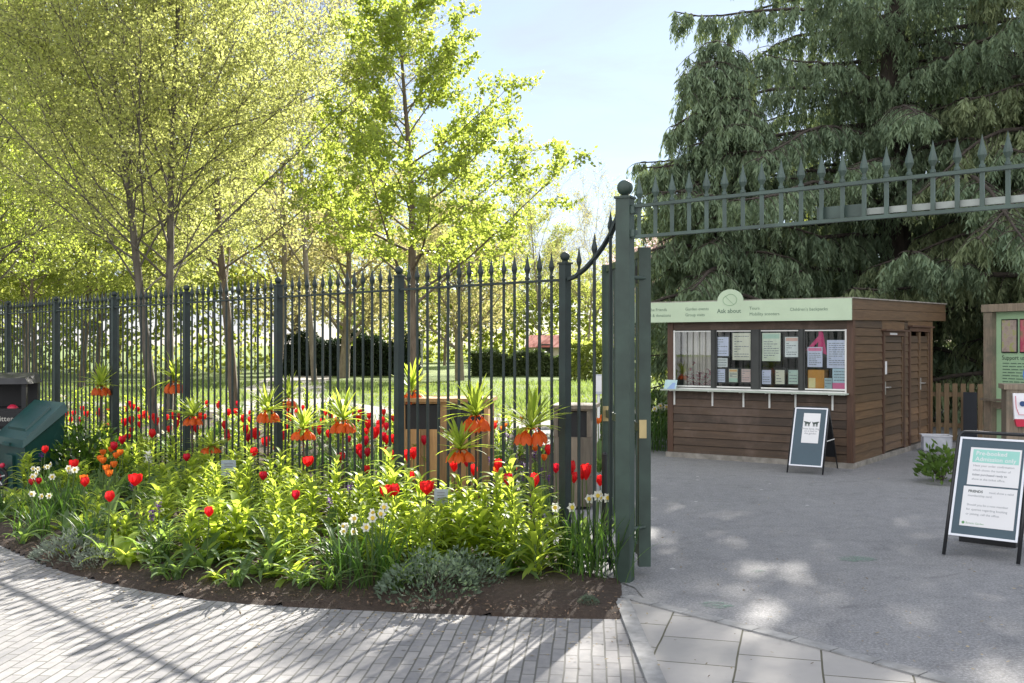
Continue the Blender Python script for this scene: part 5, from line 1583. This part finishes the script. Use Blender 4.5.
BARK1 = bark('grey_bark', (0.055, 0.048, 0.038), (0.16, 0.14, 0.11))
BARK2 = bark('brown_bark', (0.075, 0.055, 0.038), (0.21, 0.165, 0.12))
BARK3 = bark('pale_twigs', (0.13, 0.105, 0.075), (0.26, 0.22, 0.16))
LF_H = leafmat('hornbeam_leaf', (0.15, 0.18, 0.055), (0.27, 0.29, 0.105), (0.62, 0.655, 0.20), 0.55, 0.5, 0.3, .5)
LF_M = leafmat('maple_leaf', (0.10, 0.155, 0.026), (0.20, 0.25, 0.05), (0.52, 0.62, 0.10), 0.54, 0.45, 0.35, .6)
LF_B = leafmat('far_leaf', (0.15, 0.19, 0.045), (0.26, 0.29, 0.09), (0.52, 0.58, 0.12), 0.5, 0.6, 0.2, .3)
LF_P = leafmat('cherry_blossom', (0.62, 0.50, 0.48), (0.75, 0.64, 0.60), (0.7, 0.55, 0.52), 0.45, 0.6, 0.2, .4)
LF_T = leafmat('opening_buds', (0.26, 0.245, 0.11), (0.38, 0.35, 0.17), (0.56, 0.52, 0.20), 0.45, 0.6, 0.2, .4)

# big vase-shaped hornbeam: many fine ascending limbs from a low fork
HORN = dict(max=3, seg=[9, 9, 6, 4], wob=[.03, .06, .08, .12], lift=[.03, .035, .04, .03], taper=.88, kids=[44, 14, 9], t0=[.25, .12, .10], ang=[(28, 76), (25, 55), (25, 60)],
            ratio=[.54, .36, .36], short=[.55, .5, .4], rr=[.30, .42, .5], rmin=.0046, per_m=34, leafL=.050, leafW=.038, spread=.05, leafdepth=1)
tree('hornbeam_tree', 'large yellow green tree with a twin trunk and fine upswept limbs, nearest behind the railing', (-5.35, 15.2), HORN, 3, LF_H, BARK1, 9.2, .078, group=None, stems=2)
HORN2 = dict(HORN, ratio=[.50, .36, .36], per_m=27, leafL=.066, leafW=.05)
tree('hornbeam_tree', 'yellow green tree with a single slim trunk standing just beyond the twin trunked tree', (-5.9, 21.3), HORN2, 8, LF_H, BARK2, 10.6, .105)
tree('hornbeam_tree', 'leafy bright green tree behind the grit bin end of the railing', (-11.2, 20.5), dict(HORN2, ratio=[.6, .36, .36]), 12, LF_M, BARK1, 9.0, .11)
MAPLE = dict(max=3, seg=[9, 8, 6, 4], wob=[.035, .06, .08, .1], lift=[.02, .02, .03, .03], taper=.9, kids=[32, 10, 6], t0=[.29, .2, .2], ang=[(34, 66), (28, 55), (30, 65)],
             ratio=[.415, .38, .42], short=[.72, .5, .4], rr=[.36, .45, .5], rmin=.0050, per_m=62, leafL=.072, leafW=.056, spread=.04, leafdepth=1)
tree('maple_tree', 'young bright green tree with one straight brown trunk and an open pointed crown', (-1.58, 16.3), MAPLE, 5, LF_M, BARK2, 7.15, .105)
# trees across the lawn
FAR = dict(max=3, seg=[7, 7, 5, 3], wob=[.04, .07, .1, .12], lift=[.02, .03, .03, .0], taper=.88, kids=[22, 10, 7], t0=[.13, .2, .15], ang=[(35, 75), (30, 60), (30, 65)],
           ratio=[.55, .42, .42], short=[.5, .5, .4], rr=[.4, .45, .5], rmin=.010, per_m=15, leafL=.19, leafW=.14, spread=.15, leafdepth=1)
BARE = dict(FAR, kids=[22, 12, 9], t0=[.2, .2, .15], per_m=5.5, leafL=.13, leafW=.09, leafdepth=0, rmin=.009, ang=[(25, 55), (25, 50), (25, 55)])
FT = tree('far_tree', 'pale yellow green tree far across the lawn', (-19.5, 47), FAR, 21, LF_B, BARK2, 13, .12)
FB = tree('bare_tree', 'tall bare twigged tree with a haze of buds behind the bright green tree', (-7.9, 40), BARE, 22, LF_T, BARK3, 17, .12)
FC = tree('cherry_tree', 'pink blossoming tree far off between the gate and the kiosk', (7.6, 52), dict(FAR, per_m=18), 23, LF_P, BARK2, 6.5, .18)
FM = tree('lawn_tree', 'stout low forked tree on the lawn in front of the dark hedge', (-7.9, 47), dict(FAR, t0=[.16, .2, .15], per_m=9), 24, LF_T, BARK3, 8.5, .26)
def again(proto, loc, rz, sc, label, group=None):
    r = proto.copy(); COL.objects.link(r)
    for c in proto.children:
        d = c.copy(); COL.objects.link(d); d.parent = r
    r.location = (*loc, 0); r.rotation_euler = (0, 0, rz); r.scale = (sc, sc, sc); r['label'] = label
    if group: r['group'] = group
    return r
FT['group'] = 'far trees across the lawn'
g_ = 'far trees across the lawn'
for x, y, s, k in ((-21, 44, 1.1, 1), (-29, 50, 1.2, 2), (-17, 60, 1.15, 3), (-36, 60, 1.3, 4), (-26, 66, 1.3, 5), (-5, 74, 1.0, 6), (-11, 80, 1.1, 1.5), (2.5, 82, .9, 2.5), (-19, 32, .95, .7), (-26, 36, 1.05, 3.3), (-44, 48, 1.2, .3), (11, 78, .85, 2), (18, 70, 1.0, 4.4), (-15.5, 36, .95, 5.2)):
    again(FT, (x, y), k, s, 'pale yellow green tree far across the lawn', g_)
for x, y, s, k in ((-14.6, 30, .62, .4), (-17.5, 36, .75, 4.1)):
    again(FT, (x, y), k, s, 'smaller yellow green tree on the near side of the lawn, behind the railing', 'smaller trees on the near lawn')
again(FB, (1.6, 58), 1.1, .66, 'bare twigged tree right of the bright green tree, its crown hazy against the sky')
again(FB, (-10.5, 45), 2.2, 1.15, 'tall bare tree whose dark twigs show in the gap above the yellow green tree')
again(FB, (5.0, 66), 3.7, .62, 'smaller budding tree nearest the gate post, far off')
again(FM, (-2.3, 44), 2.0, .85, 'grey trunked low tree on the lawn beside the long clipped hedge')
again(FM, (-11.2, 52.5), 4.0, 1.0, 'dark trunked tree at the shaded end of the dark hedge')

# hedges and the red roof beyond
def hedge(name, x0, x1, y, h, dpt, label, mat, seed, n=9000, L=.16):
    g = np.random.default_rng(seed)
    root = thing(name, label, 'hedge', ((x0 + x1) / 2, y, 0))
    pos = np.column_stack([g.uniform(x0, x1, n), y + g.uniform(-dpt / 2, dpt / 2, n), np.zeros(n)])
    top = h * (.72 + .28 * np.abs(np.sin((pos[:, 0] - x0) * PI / max(1.0, (x1 - x0)) * 2.5 + .5)) + .06 * np.sin(pos[:, 0] * 5.3))
    u = g.uniform(0, 1, n); face = g.random(n) < .65
    pos[:, 2] = np.where(face, u * top, top * g.uniform(.9, 1.02, n))
    pos[face, 1] = y - dpt / 2 + np.abs(g.normal(0, .12, face.sum()))
    d = unit(g.normal(size=(n, 3)) + np.array([0, -.4, .3])); lat = unit(np.cross(d, g.normal(size=(n, 3))))
    V, Fq = quads(pos, d, lat, g.uniform(.6, 1.3, n) * L, g.uniform(.6, 1.3, n) * L * .6)
    mesh_obj('foliage', V, Fq, mat, root)
    core = MB(); x = x0
    while x < x1 - .01:
        xe = min(x1, x + .9); hh = h * (.62 + .26 * abs(math.sin((x - x0) * PI / max(1.0, (x1 - x0)) * 2.5 + .5))) + rng.uniform(-.05, .05)
        core.box(((x + xe) / 2, y, hh / 2), (xe - x, dpt * .72, hh)); x += .9
    if mat is not LF_B: core.build('inner_growth', mat, root)
    m = MB(); x = x0
    while x < x1: m.tube([(x, y, 0), (x + .05, y + .05, h * .8)], .05, 5); x += .8
    m.build('stems', BARK1, root)
    return root
LF_D = leafmat('yew_leaf', (0.010, 0.022, 0.010), (0.03, 0.05, 0.02), (0.03, 0.06, 0.02), 0.2, 0.6)
LF_G = leafmat('clipped_leaf', (0.05, 0.075, 0.03), (0.10, 0.13, 0.05), (0.14, 0.2, 0.05), 0.3, 0.6)
hedge('yew_hedge', -11.6, -4.6, 51, 2.15, 2.0, 'dark yew hedge across the lawn behind the low forked tree', LF_D, 2, 9000)
hedge('clipped_hedge', -2.0, 3.6, 50, 1.25, 1.2, 'long low clipped hedge across the lawn, grey green', LF_G, 3, 7000)
hedge('shrub_border', 2.5, 9.5, 45, 1.7, 2.2, 'loose yellow green shrub border behind the gate post', LF_B, 4, 6000, .22)
hedge('shrub_border', -64, -13, 56, 5.5, 4, 'tall pale shrub border closing the lawn at the far end', LF_B, 5, 16000, .40)
hedge('shrub_border', -15, 24, 88, 6.5, 4, 'distant pale shrub border beyond the clipped hedge', LF_B, 6, 16000, .5)
rt = thing('garden_building', 'distant building with a red tiled roof, half hidden behind the clipped hedge', 'building', (2.0, 62, 0))
m = MB(); m.box((2.0, 62, .7), (2.0, 3, 1.4)); m.build('wall', plain('render_wall', (.5, .45, .38), .8), rt)
m = MB(); m.hexa([(.8, 60.2, 1.4), (3.2, 60.2, 1.4), (3.2, 63.8, 1.4), (.8, 63.8, 1.4)], [(1.1, 61.9, 2.15), (2.9, 61.9, 2.15), (2.9, 62.1, 2.15), (1.1, 62.1, 2.15)]); m.build('roof', plain('red_tiles', (.32, .09, .06), .8, 0, .2, 3), rt)
MB().box((2.0, 60.48, 1.0), (.9, .04, 1.2)).build('window', DARKGREY, rt)
# long grass and fading bulb leaves naturalised in the lawn
n = 26000; g = np.random.default_rng(77)
cx = g.uniform(-16, 9, n); cy = g.uniform(23.5, 40, n)
keep = (np.sin(cx * .9 + 1.3 * np.sin(cy * .5)) + np.sin(cy * .8 + cx * .4) + g.normal(0, .35, n)) > .35
pth = np.array([min((x - a) ** 2 + (y - b) ** 2 for a, b in ((-3.6, 22.6), (-4.7, 24.8), (-5.8, 27), (-7, 31.5), (-8.2, 36), (-9.3, 43), (-8, 25), (-11, 26), (-14, 27))) for x, y in zip(cx, cy)])
keep &= (pth > 3.0) & ~((cx > 5) & (cy < 26))
cx, cy = cx[keep], cy[keep]; n = len(cx)
pos = np.column_stack([cx, cy, np.zeros(n)]); d = unit(np.column_stack([g.normal(0, .3, n), g.normal(0, .3, n), np.ones(n)])); lat = unit(np.cross(d, g.normal(size=(n, 3))))
V, Fq = quads(pos, d, lat, g.uniform(.10, .28, n), g.uniform(.02, .05, n))
tag(mesh_obj('long_grass', V, Fq, leafmat('long_grass_blade', (.09, .14, .04), (.19, .24, .09), (.3, .4, .1), .4, .6), origin=(0, 0, 0)), kind='stuff')
n = 60000; cy = 17 + 25 * g.random(n) ** 1.6; cx = (g.uniform(-560, 260, n)) / 1000 * cy
pth = np.array([min((x - a) ** 2 + (y - b) ** 2 for a, b in ((.6, 18.9), (-.5, 19.8), (-1.5, 20.6), (-2.6, 21.6), (-3.6, 22.6), (-4.7, 24.8), (-5.8, 27), (-7, 31.5), (-8.2, 36), (-8, 25), (-5.5, 23.5), (-11, 26), (-14, 27))) for x, y in zip(cx, cy)])
keep = (pth > 2.9) & ~((cx > 1.0) & (cy < 20.5)); cx, cy = cx[keep], cy[keep]; n = len(cx)
pos = np.column_stack([cx, cy, np.zeros(n)]); d = unit(np.column_stack([g.normal(0, .45, n), g.normal(0, .45, n), np.ones(n)])); lat = unit(np.cross(d, g.normal(size=(n, 3))))
V, Fq = quads(pos, d, lat, g.uniform(.03, .09, n), g.uniform(.012, .03, n))
tag(mesh_obj('grass', V, Fq, leafmat('grass_blade', (.09, .15, .02), (.18, .24, .04), (.36, .46, .05), .45, .5), origin=(0, 0, 0)), kind='stuff')

# odd leaves, twigs and petals dropped on the paving
n = 900; g = np.random.default_rng(5)
lp = []
while len(lp) < n:
    if g.random() < .62:
        k = g.integers(0, len(front_edge) - 6); a = np.array(front_edge[k]); b = np.array(front_edge[k + 1]); t = g.random(); p = a + (b - a) * t + np.array([g.normal(0, .2), -abs(g.normal(0, .42))]); z = .0105
    else:
        p = np.array(G(g.uniform(560, 1024), g.uniform(465, 683))); z = .027
    lp.append((p[0], p[1], z))
pos = np.array(lp); d = unit(np.column_stack([g.normal(size=(n, 2)), g.normal(0, .12, n)])); lat = unit(np.column_stack([-d[:, 1], d[:, 0], g.normal(0, .25, n)]))
V, Fq = quads(pos, d, lat, g.uniform(.008, .035, n), g.uniform(.005, .016, n))
tag(mesh_obj('leaf_litter', V, Fq, leafmat('dropped_leaves', (.07, .045, .025), (.42, .36, .24), (.15, .1, .05), .15, .8), origin=(0, 0, 0)), kind='stuff')

# weeping cypress: limbs with curtains of hanging sprays
LF_C = leafmat('cypress_spray', (0.120, 0.185, 0.115), (0.220, 0.285, 0.165), (0.24, 0.30, 0.12), 0.25, 0.65, 0.25, .8)
LF_C2 = leafmat('cypress_spray_olive', (0.130, 0.180, 0.095), (0.235, 0.275, 0.140), (0.27, 0.30, 0.11), 0.28, 0.65, 0.25, .8)
BARKC = bark('cypress_bark', (0.03, 0.024, 0.018), (0.075, 0.06, 0.048))
def cypress(label, loc, H, Rm, seed, n_limb, mat, z0=1.2, group=None, flat=None, dens=1.0, thin=.42, cone=False):
    g = np.random.default_rng(seed)
    root = thing('weeping_cypress', label, 'conifer', (*loc, 0), group)
    ORG = np.array([*loc, 0.0])
    tr_pts = np.array([[g.normal(0, .02) * i, g.normal(0, .02) * i, H * .97 * i / 10] for i in range(11)]) + ORG
    V, Fq = tubes_mesh([(tr_pts, np.linspace(.30 * H / 14, .008, 11))], lambda r: 12); mesh_obj('trunk', V, Fq, BARKC, root, smooth=True)
    br = []; SP = []; SD = []; SL = []
    for k in range(n_limb):
        u = (k + g.random()) / n_limb; z = z0 + (H * .97 - z0) * u
        R_ = Rm * ((1 - u) ** .75 if cone else 1 - u ** 1.35) * (0.5 + .85 * g.random()) + .3
        if u < .30 and cone: R_ *= .5 + u * 1.6
        elif u < .12: R_ *= .75 + u * 2
        az = k * 2.39996 + g.normal(0, .35)
        n = 9; dr = g.uniform(.25, .85); d = np.array([math.cos(az), math.sin(az), .5 * dr if u > .3 else .25]); d /= np.linalg.norm(d)
        p = tr_pts[min(10, int(z / H * 10))].copy(); p[2] = z
        pts = [p.copy()]
        for i in range(n):
            t = i / n
            d = d + np.array([0, 0, (-.13 - .10 * t) * dr]) + g.normal(0, .06, 3)
            if t > .75: d[2] += .20
            d /= np.linalg.norm(d); p = p + d * (R_ / n) * 1.12; p[2] = max(p[2], .5); pts.append(p.copy())
        pts = np.array(pts); br.append((pts, .055 * (R_ / Rm) * (1 - .85 * np.linspace(0, 1, n + 1)) + .006))
        m = max(8, int(11 * R_ * dens * (1.0 if z < 8.6 else thin)))
        for j in range(m):
            t = (.05 + .95 * (j + g.random()) / m) * n; i = min(n - 1, int(t)); q = pts[i] + (pts[i + 1] - pts[i]) * (t - i)
            dd = pts[i + 1] - pts[i]; dd /= np.linalg.norm(dd)
            side = np.array([-dd[1], dd[0], 0.0]); side /= max(1e-6, np.linalg.norm(side)); side *= (1 if j % 2 else -1)
            e = side * g.uniform(.5, 1.0) + dd * g.uniform(.2, .7) + np.array([0, 0, g.uniform(.0, .35)]); e /= np.linalg.norm(e)
            ll = g.uniform(.35, 1.05) * (1.1 - .6 * t / n)
            tw = [q.copy()]
            for s in range(4):
                e = e + np.array([0, 0, -.28]); e /= np.linalg.norm(e); tw.append(tw[-1] + e * ll / 4)
            tw = np.array(tw); br.append((tw, np.linspace(.012, .004, 5)))
            for s in range(g.integers(6, 11)):
                f = g.uniform(.05, 1) * 4; i2 = min(3, int(f)); SP.append(tw[i2] + (tw[i2 + 1] - tw[i2]) * (f - i2)); SL.append(g.uniform(.14, .62) * (1.1 if u > .1 else .8) * (1.25 - .5 * t / n)); SD.append(np.array([e[0] * .35 + g.normal(0, .12), e[1] * .35 + g.normal(0, .12), -1.0]))
    V, Fq = tubes_mesh(br, lambda r: 6 if r > .03 else 3); mesh_obj('limbs', V, Fq, BARKC, root, smooth=True)
    SP = np.array(SP); SD = unit(np.array(SD)); SL = np.array(SL)
    per = 14
    t = np.tile((np.arange(per) + .3) / per, (len(SP), 1)) + g.normal(0, .02, (len(SP), per))
    # strands straighten downwards as they hang
    base = SP[:, None, :] + SD[:, None, :] * (SL[:, None] * t)[:, :, None]
    base[:, :, 0] -= (SD[:, 0] * SL)[:, None] * t ** 2 * .5; base[:, :, 1] -= (SD[:, 1] * SL)[:, None] * t ** 2 * .5
    pos = base.reshape(-1, 3) + g.normal(0, .014, (len(SP) * per, 3)); N = len(pos)
    pos[:, 2] = np.maximum(pos[:, 2], .12)
    d = unit(np.column_stack([g.normal(0, .42, N), g.normal(0, .42, N), -np.ones(N)])); lat = unit(np.cross(d, g.normal(size=(N, 3))))
    taper = 1.15 - .6 * np.clip(t.reshape(-1), 0, 1)
    V, Fq = quads(pos, d, lat, g.uniform(.10, .22, N) * taper, g.uniform(.022, .046, N) * taper)
    mesh_obj('crown', V, Fq, mat, root)
    print('cypress', N)
    return root
cypress('huge weeping conifer towering behind the kiosk, its limbs hung with grey green curtains', (8.3, 21.5), 19.0, 5.0, 4, 165, LF_C, z0=.8)
cypress('smaller weeping conifer at the outer side of the group, its tip against the open sky', (4.25, 20.0), 7.9, 2.1, 9, 84, LF_C, z0=.5, cone=True)
cypress('weeping conifer with olive sprays filling the space behind the noticeboard', (10.8, 18.6), 12.5, 3.4, 15, 90, LF_C2, z0=.4)
cypress('weeping conifer standing furthest back, seen in gaps between its neighbours', (12.0, 25.5), 17.0, 4.6, 19, 80, LF_C, z0=.8)

# ================================================================ sky, sun, camera
SUN_AZ, SUN_EL = R(21.7), R(32.3)
w = bpy.data.worlds.new('World'); SC.world = w; w.use_nodes = True
nt = w.node_tree
bg = nt.nodes['Background']
sky = nt.nodes.new('ShaderNodeTexSky'); sky.sky_type = 'NISHITA'; sky.sun_disc = False
sky.sun_elevation = SUN_EL; sky.sun_rotation = SUN_AZ; sky.air_density = 1.0; sky.dust_density = 0.12; sky.ozone_density = 1.5
tc = nt.nodes.new('ShaderNodeTexCoord')
mp = nt.nodes.new('ShaderNodeMapping'); mp.inputs['Scale'].default_value = (1.2, 1.2, 7.0); nt.links.new(tc.outputs['Generated'], mp.inputs['Vector'])
cn = nt.nodes.new('ShaderNodeTexNoise'); cn.inputs['Scale'].default_value = 2.4; cn.inputs['Detail'].default_value = 7; cn.inputs['Roughness'].default_value = .6; cn.inputs['Distortion'].default_value = .5
nt.links.new(mp.outputs['Vector'], cn.inputs['Vector'])
cf = ramp(nt, cn.outputs['Fac'], [(.42, (.55, .55, .55)), (.78, (.92, .92, .92))])
col = mixc(nt, cf, sky.outputs['Color'], (3.35, 3.55, 4.3))
# added fill light: bright unseen cloud bank in the sky behind the camera
sx = nt.nodes.new('ShaderNodeSeparateXYZ'); nt.links.new(tc.outputs['Generated'], sx.inputs[0])
mr = nt.nodes.new('ShaderNodeMapRange'); mr.inputs['From Min'].default_value = .25; mr.inputs['From Max'].default_value = -.35; nt.links.new(sx.outputs['Y'], mr.inputs['Value'])
mp2 = nt.nodes.new('ShaderNodeMapping'); mp2.inputs['Scale'].default_value = (1, 1, 2.2); nt.links.new(tc.outputs['Generated'], mp2.inputs['Vector'])
c2 = nt.nodes.new('ShaderNodeTexNoise'); c2.inputs['Scale'].default_value = 2.1; c2.inputs['Detail'].default_value = 8; nt.links.new(mp2.outputs['Vector'], c2.inputs['Vector'])
cf2 = ramp(nt, c2.outputs['Fac'], [(.36, (0, 0, 0)), (.52, (1, 1, 1))])
mu = nt.nodes.new('ShaderNodeMath'); mu.operation = 'MULTIPLY'; nt.links.new(cf2, mu.inputs[0]); nt.links.new(mr.outputs[0], mu.inputs[1])
col = mixc(nt, mu.outputs[0], col, (9.5, 9.5, 9.8))
nt.links.new(col, bg.inputs['Color'])
bg.inputs['Strength'].default_value = 0.065
sl = bpy.data.lights.new('sun', 'SUN'); sl.energy = 5.0; sl.angle = R(.55); sl.color = (1.0, .945, .86)
so = bpy.data.objects.new('sun', sl); COL.objects.link(so)
sd = Vector((math.sin(SUN_AZ) * math.cos(SUN_EL), math.cos(SUN_AZ) * math.cos(SUN_EL), math.sin(SUN_EL)))
so.rotation_euler = sd.to_track_quat('Z', 'Y').to_euler(); so.location = (6, 16, 30)

cam = bpy.data.cameras.new('camera'); co = bpy.data.objects.new('camera', cam); COL.objects.link(co)
cam.sensor_width = 36; cam.lens = 36 * F / 1024; cam.shift_y = 2.5 / 1024
co.location = (0, 0, CAMH); co.rotation_euler = (R(90), 0, 0)
cam.clip_start = .05; cam.clip_end = 3000
SC.camera = co
SC.render.resolution_x, SC.render.resolution_y = 1024, 683
vs = SC.view_settings; vs.view_transform = 'Standard'; vs.look = 'None'; vs.gamma = 1; vs.use_curve_mapping = False
vs.exposure = 1.75
SC.cycles.max_bounces = 6; SC.cycles.diffuse_bounces = 3; SC.cycles.glossy_bounces = 3; SC.cycles.transmission_bounces = 4; SC.cycles.transparent_max_bounces = 10
SC.cycles.sample_clamp_indirect = 6
